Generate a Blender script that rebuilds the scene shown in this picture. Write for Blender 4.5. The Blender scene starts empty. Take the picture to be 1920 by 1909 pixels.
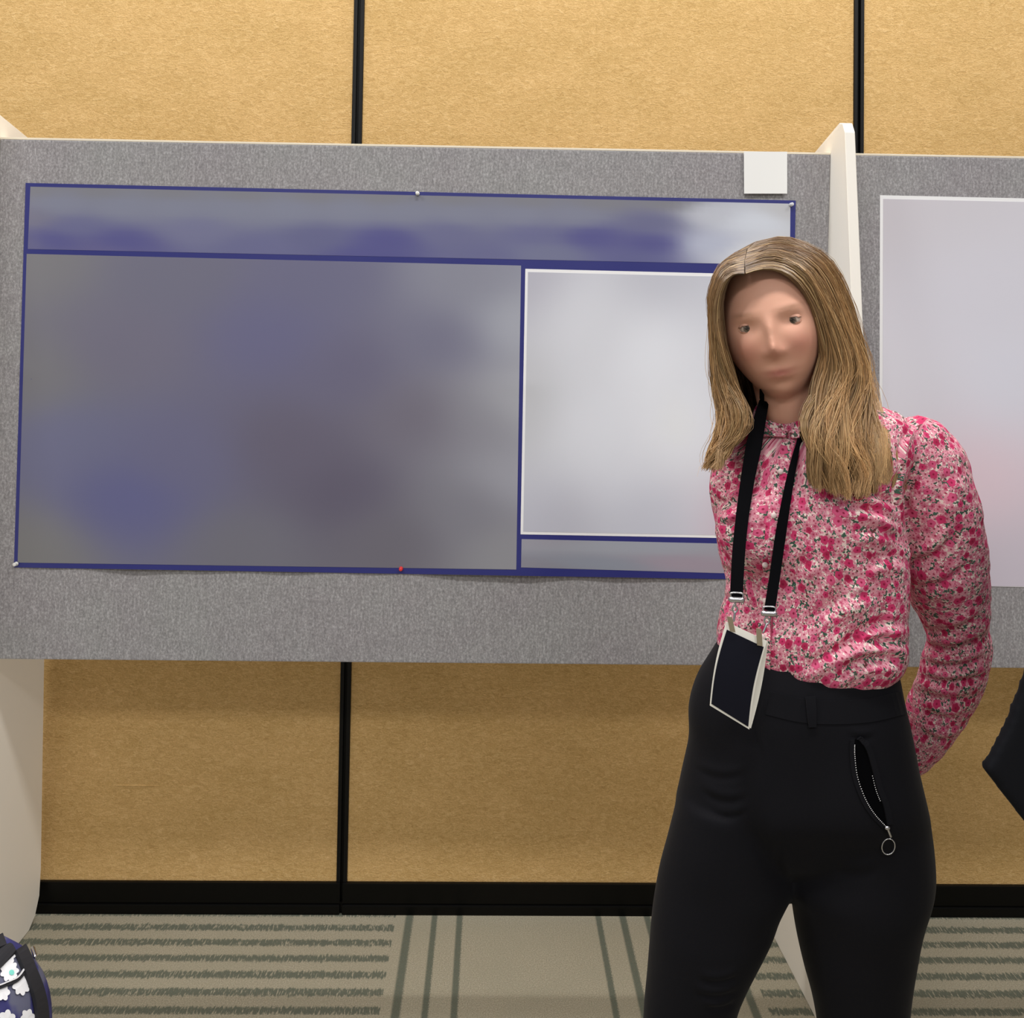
import bpy, bmesh, math, random
import numpy as np
from mathutils import Vector, Matrix, noise
from mathutils.bvhtree import BVHTree

random.seed(4); RNG = np.random.default_rng(4)
scene = bpy.context.scene
C = scene.collection

# ------------------------------------------------------------------ camera
F, CX, CY = 1849.0, 960.0, 590.0            # focal length and principal point in photo pixels
CAM = Vector((0, 0, 1.540))
PITCH, YAW, ROLL = 0.031, 0.0190, -0.0150
_f = Vector((math.sin(YAW)*math.cos(PITCH), math.cos(YAW)*math.cos(PITCH), math.sin(PITCH)))
_r = Vector((math.cos(YAW), -math.sin(YAW), 0)); _u = _r.cross(_f)
R_ = math.cos(ROLL)*_r - math.sin(ROLL)*_u
U_ = math.sin(ROLL)*_r + math.cos(ROLL)*_u
cd = bpy.data.cameras.new('camera'); cam = bpy.data.objects.new('camera', cd); C.objects.link(cam)
cd.sensor_width = 36; cd.lens = 36*F/1920; cd.shift_x = 0; cd.shift_y = -(954.5-CY)/1920
cd.clip_start = 0.05
cam.matrix_world = Matrix(((R_.x, U_.x, -_f.x, CAM.x), (R_.y, U_.y, -_f.y, CAM.y), (R_.z, U_.z, -_f.z, CAM.z), (0, 0, 0, 1)))
scene.camera = cam

# ------------------------------------------------------------------ world, ceiling lamps, exposure
w = bpy.data.worlds.new('world'); scene.world = w; w.use_nodes = True
w.node_tree.nodes['Background'].inputs[0].default_value = (1.0, 0.97, 0.94, 1)
w.node_tree.nodes['Background'].inputs[1].default_value = 0.30
def ceiling_lamp(x, y, sx, sy, power, z=3.6, col=(1.0, 0.975, 0.94)):
    ld = bpy.data.lights.new('ceiling_lamp', 'AREA'); ld.shape = 'RECTANGLE'; ld.size = sx; ld.size_y = sy
    ld.energy = power; ld.color = col
    o = bpy.data.objects.new('ceiling_lamp', ld); C.objects.link(o); o.location = (x, y, z)
for x in (-1.9, 0.1, 2.1): ceiling_lamp(x, 0.75, 1.1, 0.3, 31)
for x in (-1.2, 1.2): ceiling_lamp(x, -1.6, 1.2, 0.6, 44)
for x in (-2.2, -0.7, 0.8, 2.3): ceiling_lamp(x, 2.415, 1.1, 0.08, 17.5)
vs = scene.view_settings
vs.view_transform = 'Standard'; vs.look = 'None'; vs.gamma = 1; vs.use_curve_mapping = False
vs.exposure = 0.0

# ------------------------------------------------------------------ helpers
def P(px, py, D):
    d = _f + R_*((px-CX)/F) - U_*((py-CY)/F)
    return CAM + d*(D/d.y)
def pix(v):
    d = Vector(v)-CAM; z = d.dot(_f)
    return CX+F*d.dot(R_)/z, CY-F*d.dot(U_)/z
def pixn(A):
    d = A-np.array(CAM); z = d@np.array(_f)
    return CX+F*(d@np.array(R_))/z, CY-F*(d@np.array(U_))/z
def s2l(c):
    return tuple(((x/255)/12.92 if x/255 <= 0.04045 else ((x/255+0.055)/1.055)**2.4) for x in c)
def tag(o, label=None, cat=None, group=None, kind=None):
    for k, v in (('label', label), ('category', cat), ('group', group), ('kind', kind)):
        if v: o[k] = v
    return o
def empty(name, loc):
    o = bpy.data.objects.new(name, None); C.objects.link(o); o.location = loc; o.empty_display_size = 0.05
    return o
def origin_of(p):
    v = Vector((0, 0, 0))
    while p is not None: v += p.location; p = p.parent
    return v
def mesh_obj(name, verts, faces, mat, parent=None, smooth=False, color=None):
    """verts in world coordinates"""
    off = np.array(origin_of(parent))
    V = np.asarray(verts, float).reshape(-1, 3)-off
    me = bpy.data.meshes.new(name); me.from_pydata([tuple(v) for v in V], [], [tuple(f) for f in faces])
    me.validate(); me.update()
    if smooth: me.polygons.foreach_set('use_smooth', [True]*len(me.polygons))
    if color is not None:
        a = me.color_attributes.new('Col', 'FLOAT_COLOR', 'POINT')
        cc = np.ones((len(V), 4)); cc[:, :3] = color
        a.data.foreach_set('color', cc.ravel())
    if mat: me.materials.append(mat)
    o = bpy.data.objects.new(name, me); C.objects.link(o); o.parent = parent
    return o
def box(lo, hi, bev=0.0):
    bm = bmesh.new(); bmesh.ops.create_cube(bm, size=1)
    lo = Vector(lo); hi = Vector(hi)
    for v in bm.verts: v.co = Vector(((lo.x+hi.x)/2+v.co.x*(hi.x-lo.x), (lo.y+hi.y)/2+v.co.y*(hi.y-lo.y), (lo.z+hi.z)/2+v.co.z*(hi.z-lo.z)))
    if bev: bmesh.ops.bevel(bm, geom=bm.edges[:], offset=bev, segments=2, affect='EDGES', profile=0.7)
    r = ([v.co[:] for v in bm.verts], [[v.index for v in f.verts] for f in bm.faces]); bm.free()
    return r
def merge(parts):
    V, Fc, n = [], [], 0
    for v, f in parts:
        V += [tuple(x) for x in v]; Fc += [[i+n for i in q] for q in f]; n += len(v)
    return V, Fc
def loft(rings, cap=True):
    n = len(rings[0]); V = np.concatenate([np.asarray(r, float) for r in rings]); Fc = []
    for k in range(len(rings)-1):
        for i in range(n):
            j = (i+1) % n
            Fc.append((k*n+i, k*n+j, (k+1)*n+j, (k+1)*n+i))
    if cap:
        V = np.vstack([V, rings[0].mean(0), rings[-1].mean(0)]); a, b = len(V)-2, len(V)-1
        m = (len(rings)-1)*n
        for i in range(n):
            j = (i+1) % n
            Fc.append((j, i, a)); Fc.append((m+i, m+j, b))
    return V, Fc
def catmull(pts, n):
    P_ = np.asarray(pts, float); k = len(P_); out = []
    ext = np.vstack([2*P_[0]-P_[1], P_, 2*P_[-1]-P_[-2]])
    for t in np.linspace(0, k-1, n):
        i = min(int(t), k-2); u = t-i
        a, b, c, d = ext[i], ext[i+1], ext[i+2], ext[i+3]
        out.append(0.5*((2*b)+(-a+c)*u+(2*a-5*b+4*c-d)*u*u+(-a+3*b-3*c+d)*u**3))
    return np.array(out)
def tube(pts, radii, n=20, sub=None, ends=True):
    """closed tube through points; radii float or list"""
    pts = np.asarray([tuple(p) for p in pts], float)
    rad = np.full(len(pts), radii) if np.isscalar(radii) else np.asarray(radii, float)
    if sub:
        q = catmull(np.column_stack([pts, rad]), sub); pts, rad = q[:, :3], q[:, 3]
    T = np.gradient(pts, axis=0); T /= np.linalg.norm(T, axis=1)[:, None]+1e-12
    ref = np.array([0, 1., 0]) if abs(T[0][1]) < 0.8 else np.array([1., 0, 0])
    a = np.cross(T[0], ref); a /= np.linalg.norm(a); rings = []
    ang = np.linspace(0, 2*np.pi, n, endpoint=False)
    for p, t, r in zip(pts, T, rad):
        a = a-t*(a@t); a /= np.linalg.norm(a); b = np.cross(t, a)
        rings.append(p+r*(np.cos(ang)[:, None]*a+np.sin(ang)[:, None]*b))
    if ends:   # rounded ends
        for idx, sgn in ((0, -1), (-1, 1)):
            c = pts[idx]; R0 = rings[idx]; ex = []
            for h in (0.5, 0.85):
                ex.append(c+(R0-c)*math.sqrt(1-h*h)+sgn*T[idx]*rad[idx]*h)
            if sgn < 0: rings = ex[::-1]+rings
            else: rings = rings+ex
    return loft(rings)
def ellipsoid(c, r, n=20, rot=None):
    bm = bmesh.new(); bmesh.ops.create_uvsphere(bm, u_segments=n, v_segments=n//2, radius=1)
    V = np.array([v.co[:] for v in bm.verts])*np.array(r); Fc = [[v.index for v in f.verts] for f in bm.faces]; bm.free()
    if rot is not None: V = V@np.array(rot).T
    return V+np.array(c), Fc
def remesh(parts, voxel, smooth=2):
    V, Fc = merge(parts)
    me = bpy.data.meshes.new('tmp'); me.from_pydata(V, [], Fc); me.update()
    bm = bmesh.new(); bm.from_mesh(me); bmesh.ops.recalc_face_normals(bm, faces=bm.faces); bm.to_mesh(me); bm.free()
    o = bpy.data.objects.new('tmp', me); C.objects.link(o)
    m = o.modifiers.new('r', 'REMESH'); m.mode = 'VOXEL'; m.voxel_size = voxel
    dg = bpy.context.evaluated_depsgraph_get(); ev = o.evaluated_get(dg)
    m2 = bpy.data.meshes.new_from_object(ev)
    n = len(m2.vertices); co = np.empty(n*3); m2.vertices.foreach_get('co', co); co = co.reshape(-1, 3)
    ed = np.empty(len(m2.edges)*2, int); m2.edges.foreach_get('vertices', ed); ed = ed.reshape(-1, 2)
    faces = [tuple(p.vertices) for p in m2.polygons]
    bpy.data.objects.remove(o); bpy.data.meshes.remove(me); bpy.data.meshes.remove(m2)
    co = lap(co, ed, smooth)
    return co, faces, ed
def lap(co, ed, it, k=0.6):
    deg = np.bincount(ed.ravel(), minlength=len(co)).astype(float)
    for _ in range(it):
        s = np.zeros_like(co)
        for a in range(3):
            s[:, a] = np.bincount(ed[:, 0], co[ed[:, 1], a], len(co))+np.bincount(ed[:, 1], co[ed[:, 0], a], len(co))
        co = co+k*(s/deg[:, None]-co)
    return co
def vnormals(co, faces):
    N = np.zeros_like(co); q = [f for f in faces if len(f) == 4]; t = [f for f in faces if len(f) == 3]
    for A in (np.array(q) if q else None, np.array(t) if t else None):
        if A is None: continue
        n = np.cross(co[A[:, 2]]-co[A[:, 0]], co[A[:, -1]]-co[A[:, 1]]) if A.shape[1] == 4 else np.cross(co[A[:, 1]]-co[A[:, 0]], co[A[:, 2]]-co[A[:, 0]])
        for k in range(A.shape[1]): np.add.at(N, A[:, k], n)
    return N/(np.linalg.norm(N, axis=1)[:, None]+1e-12)
def folds(co, faces, segs, facing=0.15):
    """press grooves with a soft ridge beside them into cloth; segs = (x0,y0,x1,y1,width px,depth m)"""
    N = vnormals(co, faces); X, Y = pixn(co)
    view = np.array(CAM)-co; view /= np.linalg.norm(view, axis=1)[:, None]
    fac = np.clip(((N*view).sum(1)-0.0)/facing, 0, 1)
    d = np.zeros(len(co))
    for x0, y0, x1, y1, wd, dep in segs:
        L = math.hypot(x1-x0, y1-y0); tx, ty = (x1-x0)/L, (y1-y0)/L
        s = (X-x0)*tx+(Y-y0)*ty; q = -(X-x0)*ty+(Y-y0)*tx
        q = q-0.12*L*np.sin(np.pi*np.clip(s/L, 0, 1))
        e = np.clip(np.minimum(s, L-s)/(0.35*L)+0.15, 0, 1); e = e*e*(3-2*e)
        d += e*dep*(-np.exp(-(q/wd)**2)+0.75*np.exp(-((q+1.8*wd)/(1.2*wd))**2))
    return co+N*(d*fac)[:, None]
def cloth_noise(co, faces, amp, freq, seed=0, stretch=(1, 1, 1)):
    N = vnormals(co, faces); st = np.array(stretch)*freq
    v = np.array([noise.noise(Vector(p*st+seed)) for p in co])
    return co+N*(v*amp)[:, None]
def grid_patch(fn, nu, nv):
    V = [fn(i/(nu), j/(nv)) for j in range(nv+1) for i in range(nu+1)]
    Fc = [(j*(nu+1)+i, j*(nu+1)+i+1, (j+1)*(nu+1)+i+1, (j+1)*(nu+1)+i) for j in range(nv) for i in range(nu)]
    return V, Fc
def thick_patch(fn, nu, nv, th, nrm=Vector((0, 1, 0))):
    """sheet with real thickness: front at fn, back pushed along nrm"""
    V, Fc = grid_patch(fn, nu, nv); n = len(V)
    V = [tuple(v) for v in V]; V2 = [tuple(Vector(v)+nrm*th) for v in V]
    F2 = [tuple(i+n for i in f[::-1]) for f in Fc]
    idx = lambda i, j: j*(nu+1)+i
    loop = [idx(i, 0) for i in range(nu)]+[idx(nu, j) for j in range(nv)]+[idx(i, nv) for i in range(nu, 0, -1)]+[idx(0, j) for j in range(nv, 0, -1)]
    m = len(loop); side = []
    VS = [V[i] for i in loop]+[V2[i] for i in loop]
    for k in range(m):
        j = (k+1) % m; side.append((2*n+j, 2*n+k, 2*n+m+k, 2*n+m+j))
    thick_patch.src = list(range(n))*2+loop*2
    return V+V2+VS, Fc+F2+side

# ------------------------------------------------------------------ materials
def new_mat(name, rgb=None, rough=0.6, metal=0.0, spec=0.5, lin=None):
    m = bpy.data.materials.new(name); m.use_nodes = True
    b = m.node_tree.nodes['Principled BSDF']
    b.inputs['Roughness'].default_value = rough; b.inputs['Metallic'].default_value = metal
    b.inputs['Specular IOR Level'].default_value = spec
    c = lin if lin else (s2l(rgb) if rgb else (0.5, 0.5, 0.5))
    b.inputs['Base Color'].default_value = (*c, 1)
    return m
class NB:
    """tiny node builder"""
    def __init__(s, m): s.t = m.node_tree; s.b = s.t.nodes['Principled BSDF']
    def n(s, typ, **kw):
        x = s.t.nodes.new(typ)
        for k, v in kw.items(): setattr(x, k, v)
        return x
    def l(s, a, b): s.t.links.new(a, b)
    def coord(s, out='Object', scale=(1, 1, 1), rot=(0, 0, 0)):
        tc = s.n('ShaderNodeTexCoord'); mp = s.n('ShaderNodeMapping'); s.l(tc.outputs[out], mp.inputs[0])
        mp.inputs['Scale'].default_value = scale; mp.inputs['Rotation'].default_value = rot
        return mp.outputs[0]
    def noise(s, vec, scale, detail=3, rough=0.5, dist=0):
        x = s.n('ShaderNodeTexNoise'); s.l(vec, x.inputs['Vector'])
        x.inputs['Scale'].default_value = scale; x.inputs['Detail'].default_value = detail
        x.inputs['Roughness'].default_value = rough; x.inputs['Distortion'].default_value = dist
        return x
    def vor(s, vec, scale, feat='F1', rnd=1.0):
        x = s.n('ShaderNodeTexVoronoi'); x.feature = feat; s.l(vec, x.inputs['Vector'])
        x.inputs['Scale'].default_value = scale; x.inputs['Randomness'].default_value = rnd
        return x
    def ramp(s, fac, stops, interp='LINEAR'):
        x = s.n('ShaderNodeValToRGB'); s.l(fac, x.inputs[0]); cr = x.color_ramp; cr.interpolation = interp
        while len(cr.elements) > 1: cr.elements.remove(cr.elements[-1])
        cr.elements[0].position = stops[0][0]; cr.elements[0].color = (*stops[0][1], 1)
        for p, c in stops[1:]:
            e = cr.elements.new(p); e.color = (*c, 1)
        return x.outputs[0]
    def math(s, op, a, b=None, c=None):
        x = s.n('ShaderNodeMath', operation=op)
        for i, v in enumerate((a, b, c)):
            if v is None: continue
            if isinstance(v, (int, float)): x.inputs[i].default_value = v
            else: s.l(v, x.inputs[i])
        return x.outputs[0]
    def mix(s, fac, a, b, blend='MIX'):
        x = s.n('ShaderNodeMix', data_type='RGBA', blend_type=blend)
        for sock, v in ((x.inputs[0], fac), (x.inputs[6], a), (x.inputs[7], b)):
            if isinstance(v, (int, float)): sock.default_value = v
            elif isinstance(v, tuple): sock.default_value = (*v, 1)
            else: s.l(v, sock)
        return x.outputs[2]
    def color(s, out): s.l(out, s.b.inputs['Base Color'])
    def bump(s, h, strength=0.3, dist=0.002):
        x = s.n('ShaderNodeBump'); s.l(h, x.inputs['Height']); x.inputs['Strength'].default_value = strength
        x.inputs['Distance'].default_value = dist; s.l(x.outputs[0], s.b.inputs['Normal'])
    def step(s, v, lo, hi):
        x = s.n('ShaderNodeMapRange'); x.interpolation_type = 'SMOOTHSTEP'; s.l(v, x.inputs[0])
        x.inputs[1].default_value = lo; x.inputs[2].default_value = hi
        return x.outputs[0]

def mat_wall():
    m = new_mat('gold_wall_fabric', rough=0.85, spec=0.15); k = NB(m)
    v = k.coord('Object', (1, 1, 2.0)); n1 = k.noise(v, 55, 5, 0.62, 1.2); n2 = k.noise(v, 6, 3); n3 = k.noise(k.coord('Object', (1, 1, 1.3)), 260, 2, 0.6)
    a = k.math('ADD', k.math('MULTIPLY', n1.outputs[0], 0.62), k.math('MULTIPLY', n3.outputs[0], 0.38))
    c = k.ramp(a, [(0.32, s2l((184, 148, 94))), (0.5, s2l((211, 175, 117))), (0.68, s2l((236, 203, 148)))])
    c2 = k.mix(0.22, c, k.ramp(n2.outputs[0], [(0.35, s2l((196, 158, 96))), (0.65, s2l((228, 186, 126)))]))
    k.color(c2); k.bump(a, 0.5, 0.004); return m
def mat_felt():
    m = new_mat('grey_board_felt', rough=0.95, spec=0.1); k = NB(m)
    n1 = k.noise(k.coord('Object', (1.25, 1, 0.9)), 170, 4, 0.7); n2 = k.noise(k.coord('Object', (2.6, 1, 0.55)), 70, 3, 0.6)
    n3 = k.noise(k.coord('Object'), 5, 2)
    a = k.math('ADD', k.math('MULTIPLY', n1.outputs[0], 0.72), k.math('MULTIPLY', n2.outputs[0], 0.28))
    c = k.ramp(a, [(0.33, s2l((112, 110, 112))), (0.5, s2l((152, 150, 152))), (0.66, s2l((196, 194, 198)))])
    c = k.mix(0.25, c, k.ramp(n3.outputs[0], [(0.35, s2l((146, 141, 148))), (0.65, s2l((153, 157, 157)))]))
    k.color(c); k.bump(a, 0.35, 0.003); return m
def mat_carpet():
    m = new_mat('plaid_carpet', rough=1.0, spec=0.05); k = NB(m)
    v = k.coord('Object'); sep = k.n('ShaderNodeSeparateXYZ'); k.l(k.coord('Object', (1/1.05,)*3), sep.inputs[0]); X, Y = sep.outputs[0], sep.outputs[1]
    jag = k.noise(k.coord('Object', (1.0, 0.22, 1)), 190, 2, 0.6); fine = k.noise(v, 330, 3, 0.7); big = k.noise(v, 7, 3)
    wob = k.math('MULTIPLY', k.math('SUBTRACT', jag.outputs[0], 0.5), 0.030)
    wob2 = k.math('MULTIPLY', k.math('SUBTRACT', fine.outputs[0], 0.5), 0.014)
    # cross stripes every 60 mm
    ph = k.math('ABSOLUTE', k.math('SUBTRACT', k.math('FRACT', k.math('DIVIDE', k.math('ADD', k.math('ADD', Y, wob), 0.026), 0.0615)), 0.5))
    stripe = k.math('SUBTRACT', 1.0, k.step(ph, 0.13, 0.27))
    def rng(a, b): return k.math('MULTIPLY', k.math('GREATER_THAN', X, a), k.math('LESS_THAN', X, b))
    zone = k.math('ADD', rng(-1.14, -0.225), rng(0.635, 1.55)); zone = k.math('MULTIPLY', zone, k.math('GREATER_THAN', Y, 2.205))
    stripe = k.math('MULTIPLY', stripe, zone)
    line = None; xw = k.math('ADD', X, wob2)
    for c, hw in ((-0.190, 0.0095), (-0.126, 0.007), (-0.062, 0.0075), (0.294, 0.007), (0.357, 0.0085), (0.420, 0.008), (0.604, 0.009)):
        t = k.math('SUBTRACT', 1.0, k.step(k.math('ABSOLUTE', k.math('SUBTRACT', xw, c)), hw*0.7, hw*1.35))
        line = t if line is None else k.math('MAXIMUM', line, t)
    hat = k.noise(k.coord('Object', (1.0, 0.16, 1)), 260, 1, 0.5)
    mask = k.math('MULTIPLY', k.math('MAXIMUM', k.math('MULTIPLY', stripe, k.step(hat.outputs[0], 0.28, 0.46)), line), k.step(fine.outputs[0], 0.20, 0.55))
    base = k.ramp(fine.outputs[0], [(0.3, s2l((130, 124, 107))), (0.5, s2l((156, 150, 132))), (0.7, s2l((184, 178, 160)))])
    base = k.mix(k.step(big.outputs[0], 0.35, 0.7), base, k.mix(0.35, base, s2l((150, 146, 128))))
    k.color(k.mix(mask, base, k.ramp(fine.outputs[0], [(0.35, s2l((60, 66, 58))), (0.65, s2l((110, 116, 104)))])))
    k.bump(fine.outputs[0], 0.6, 0.006); return m
def mat_vcol(name, rough=0.5, spec=0.3):
    m = new_mat(name, rough=rough, spec=spec); k = NB(m)
    a = k.n('ShaderNodeVertexColor'); a.layer_name = 'Col'; k.color(a.outputs[0]); return m
def mat_floral():
    m = new_mat('pink_floral_cotton', rough=0.75, spec=0.2); k = NB(m)
    at = k.n('ShaderNodeAttribute'); at.attribute_name = 'cloth_uv'; v0 = at.outputs['Vector']
    def off(x, y):
        q = k.n('ShaderNodeVectorMath', operation='ADD'); k.l(v0, q.inputs[0]); q.inputs[1].default_value = (x, y, 0); return q.outputs[0]
    def cells(vec, scale):
        vo = k.vor(vec, scale); vo.voronoi_dimensions = '2D'; sc = k.n('ShaderNodeSeparateColor'); k.l(vo.outputs['Color'], sc.inputs[0])
        sub = k.n('ShaderNodeVectorMath', operation='SUBTRACT'); k.l(vec, sub.inputs[0]); k.l(vo.outputs['Position'], sub.inputs[1])
        sp = k.n('ShaderNodeSeparateXYZ'); k.l(sub.outputs[0], sp.inputs[0]); th = k.math('ARCTAN2', sp.outputs[1], sp.outputs[0])
        return vo.outputs['Distance'], sc, th
    # ground: cream with fine maroon, green and pink flecks
    d0, s0, t0 = cells(v0, 330)
    col = k.ramp(s0.outputs[0], [(0, s2l((70, 98, 84))), (0.20, s2l((232, 212, 204))), (0.42, s2l((222, 146, 164))), (0.58, s2l((116, 66, 70))), (0.74, s2l((238, 200, 202))), (0.88, s2l((198, 92, 120)))], 'CONSTANT')
    def layer(prev, vec, scale, R, petals, stops, centre, edge, keepf, wob=0.25):
        d, sc, th = cells(vec, scale)
        ph = k.math('MULTIPLY', sc.outputs[2], 6.28)
        pet = k.math('MULTIPLY', k.math('COSINE', k.math('ADD', k.math('MULTIPLY', th, float(petals)), ph)), wob*R)
        rad = k.math('MULTIPLY', k.math('ADD', pet, R), k.math('ADD', 0.7, k.math('MULTIPLY', sc.outputs[0], 0.5)))
        rel = k.math('DIVIDE', d, rad)
        c = k.ramp(sc.outputs[1], stops, 'CONSTANT')
        c = k.mix(k.math('MULTIPLY', k.step(rel, 0.70, 0.95), 0.65), c, edge)
        c = k.mix(k.math('SUBTRACT', 1.0, k.step(rel, 0.16, 0.34)), c, centre)
        return k.mix(k.math('MULTIPLY', k.math('LESS_THAN', rel, 1.0), k.math('LESS_THAN', sc.outputs[2], keepf)), prev, c)
    pk = [(0, s2l((214, 130, 152))), (0.4, s2l((224, 154, 170))), (0.7, s2l((202, 106, 134)))]
    col = layer(col, off(1.7, 0.3), 150, 0.46, 5, pk, s2l((176, 52, 88)), s2l((230, 176, 188)), 0.92)
    gr = [(0, s2l((52, 88, 74))), (0.6, s2l((74, 108, 92)))]
    col = layer(col, off(0.9, 2.1), 105, 0.26, 3, gr, s2l((46, 80, 66)), s2l((60, 92, 78)), 0.62, 0.55)
    col = layer(col, off(2.3, 1.1), 88, 0.44, 5, pk, s2l((164, 50, 82)), s2l((234, 184, 194)), 0.80)
    col = layer(col, off(4.1, 0.7), 120, 0.16, 3, [(0, s2l((246, 234, 226)))], s2l((240, 224, 214)), s2l((246, 232, 224)), 0.55, 0.5)
    rd = [(0, s2l((202, 56, 106))), (0.45, s2l((216, 92, 134))), (0.8, s2l((178, 42, 84)))]
    col = layer(col, off(3.3, 2.9), 62, 0.36, 5, rd, s2l((150, 30, 68)), s2l((206, 74, 118)), 0.56, 0.10)
    k.color(col); wv = k.noise(k.coord('Object'), 28, 3, 0.55); k.bump(wv.outputs[0], 0.25, 0.006); return m
def mat_black_cloth(name, rgb, sheen=0.03):
    m = new_mat(name, rgb, rough=0.75, spec=0.12); k = NB(m)
    n = k.noise(k.coord('Object'), 700, 2); k.bump(n.outputs[0], 0.15, 0.0008)
    k.b.inputs['Sheen Weight'].default_value = sheen; k.b.inputs['Sheen Roughness'].default_value = 0.4
    return m
def mat_skin():
    m = new_mat('skin', rough=0.5, spec=0.35); k = NB(m)
    a = k.n('ShaderNodeVertexColor'); a.layer_name = 'Col'; n = k.noise(k.coord('Object'), 60, 3)
    k.color(k.mix(k.math('MULTIPLY', n.outputs[0], 0.12), a.outputs[0], s2l((196, 120, 104))))
    k.b.inputs['Subsurface Weight'].default_value = 0.12; k.b.inputs['Subsurface Radius'].default_value = (0.012, 0.005, 0.003)
    k.b.inputs['Subsurface Scale'].default_value = 0.5
    return m
def mat_hair():
    m = mat_vcol('dark_blond_hair', 0.36, 0.8); k = NB(m)
    k.b.inputs['Anisotropic'].default_value = 0.6
    return m
def mat_bag():
    m = new_mat('navy_flower_print_canvas', rough=0.7, spec=0.25); k = NB(m)
    v = k.coord('Object'); dn = k.noise(v, 45, 2)
    add = k.n('ShaderNodeVectorMath', operation='MULTIPLY_ADD'); k.l(dn.outputs[1], add.inputs[0]); add.inputs[1].default_value = (0.025,)*3; k.l(v, add.inputs[2])
    c = k.ramp(k.noise(add.outputs[0], 11, 2).outputs[0], [(0.40, s2l((44, 44, 92))), (0.50, s2l((62, 62, 118))), (0.56, s2l((98, 100, 122)))])
    k.color(c); return m

M = dict(flw=new_mat('white_flower_print', (240, 241, 246), 0.7), flc=new_mat('mint_flower_centre', (126, 216, 204), 0.7),
    wall=mat_wall(), felt=mat_felt(), carpet=mat_carpet(), floral=mat_floral(), skin=mat_skin(), hair=mat_hair(), bag=mat_bag(),
    black=new_mat('black_seam_metal', (9, 9, 9), 0.5, 0.0, 0.25), baseb=new_mat('black_vinyl_base', (3, 3, 3), 0.4, 0, 0.2),
    white=new_mat('white_laminate', (236, 232, 224), 0.5, 0, 0.3), cream=new_mat('cream_edge_trim', (236, 226, 206), 0.6),
    card=new_mat('white_card', (240, 241, 240), 0.6, 0, 0.3), navy=new_mat('navy_poster_print', (46, 50, 122), 0.38, 0, 0.5),
    pprint=mat_vcol('poster_print', 0.5, 0.3), paperw=new_mat('white_poster_border', (244, 245, 248), 0.5),
    trouser=mat_black_cloth('black_trouser_cloth', (17, 17, 22)), jacket=mat_black_cloth('black_jacket_cloth', (18, 19, 24)),
    lany=new_mat('black_lanyard_ribbon', (3, 3, 7), 0.7, 0, 0.08), insert=new_mat('dark_badge_insert', (22, 23, 34), 0.6, 0, 0.12), pouch=new_mat('white_badge_pouch', (244, 242, 234), 0.4),
    metal=new_mat('bright_metal', (200, 200, 205), 0.25, 1.0), tab=new_mat('vinyl_strap_tab', (150, 138, 116), 0.4), button=new_mat('pearl_button', (236, 216, 214), 0.3),
    pinw=new_mat('white_pin', (235, 235, 232), 0.35), pinr=new_mat('red_pin', (226, 60, 62), 0.35), pinc=new_mat('clear_pin', (205, 208, 214), 0.15),
    strap=new_mat('black_webbing', (30, 30, 36), 0.8), piping=new_mat('white_piping', (225, 225, 230), 0.6), seam=new_mat('dark_pink_seam', (150, 50, 80), 0.8),
    eye=mat_vcol('eye', 0.15, 0.5), shoe=new_mat('black_shoe', (22, 22, 24), 0.4), zipt=new_mat('zip_teeth_metal', (225, 225, 228), 0.3, 0.6), pocket=new_mat('black_pocket_lining', (6, 6, 8), 0.9, 0, 0.03))

# ------------------------------------------------------------------ room shell
DW = 2.724                                   # wall front face
seams = [-1.785, -0.386, 1.014, 2.414]
wall = mesh_obj('wall_back', *box((-3.2, DW+0.012, 0), (3.8, DW+0.10, 3.7)), M['black']); tag(wall, kind='structure')
edges = [-3.2]+seams+[3.8]; HS = 0.0145
for i in range(len(edges)-1):
    a = edges[i]+(HS if i else 0); b = edges[i+1]-(HS if i < len(edges)-2 else 0)
    mesh_obj('wall_panel', *box((a, DW, 0.082), (b, DW+0.0125, 3.7), 0.002), M['wall'], wall)
for i, s in enumerate(seams):
    t = empty('trim_%d' % (i+1), (s, DW, 0)); tag(t, kind='structure')
    for sg in (-1, 1):
        mesh_obj('seam_rail', *box((s+sg*0.0090-0.0048, DW-0.004, 0.0), (s+sg*0.0090+0.0048, DW+0.0135, 3.7), 0.0012), M['black'], t)
cr = P(257, 1473, DW); mesh_obj('fabric_crease', *ellipsoid((cr.x, DW+0.0005, cr.z), (0.072, 0.0014, 0.0018), 16), M['wall'], wall, True)
bb = mesh_obj('baseboard_back', *box((-3.2, DW-0.003, 0), (3.8, DW+0.013, 0.03)), M['baseb']); tag(bb, kind='structure')
for i in range(len(edges)-1):
    mesh_obj('baseboard_segment', *merge([box((edges[i]+0.003, DW-0.009, 0.026), (edges[i+1]-0.003, DW+0.0125, 0.082), 0.003), box((edges[i]+0.003, DW-0.014, 0.0), (edges[i+1]-0.003, DW, 0.026), 0.004)]), M['baseb'], bb)
fl = mesh_obj('floor', *box((-3.6, -3.5, -0.05), (4.2, DW+0.10, 0.0)), M['carpet']); tag(fl, kind='structure')

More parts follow.
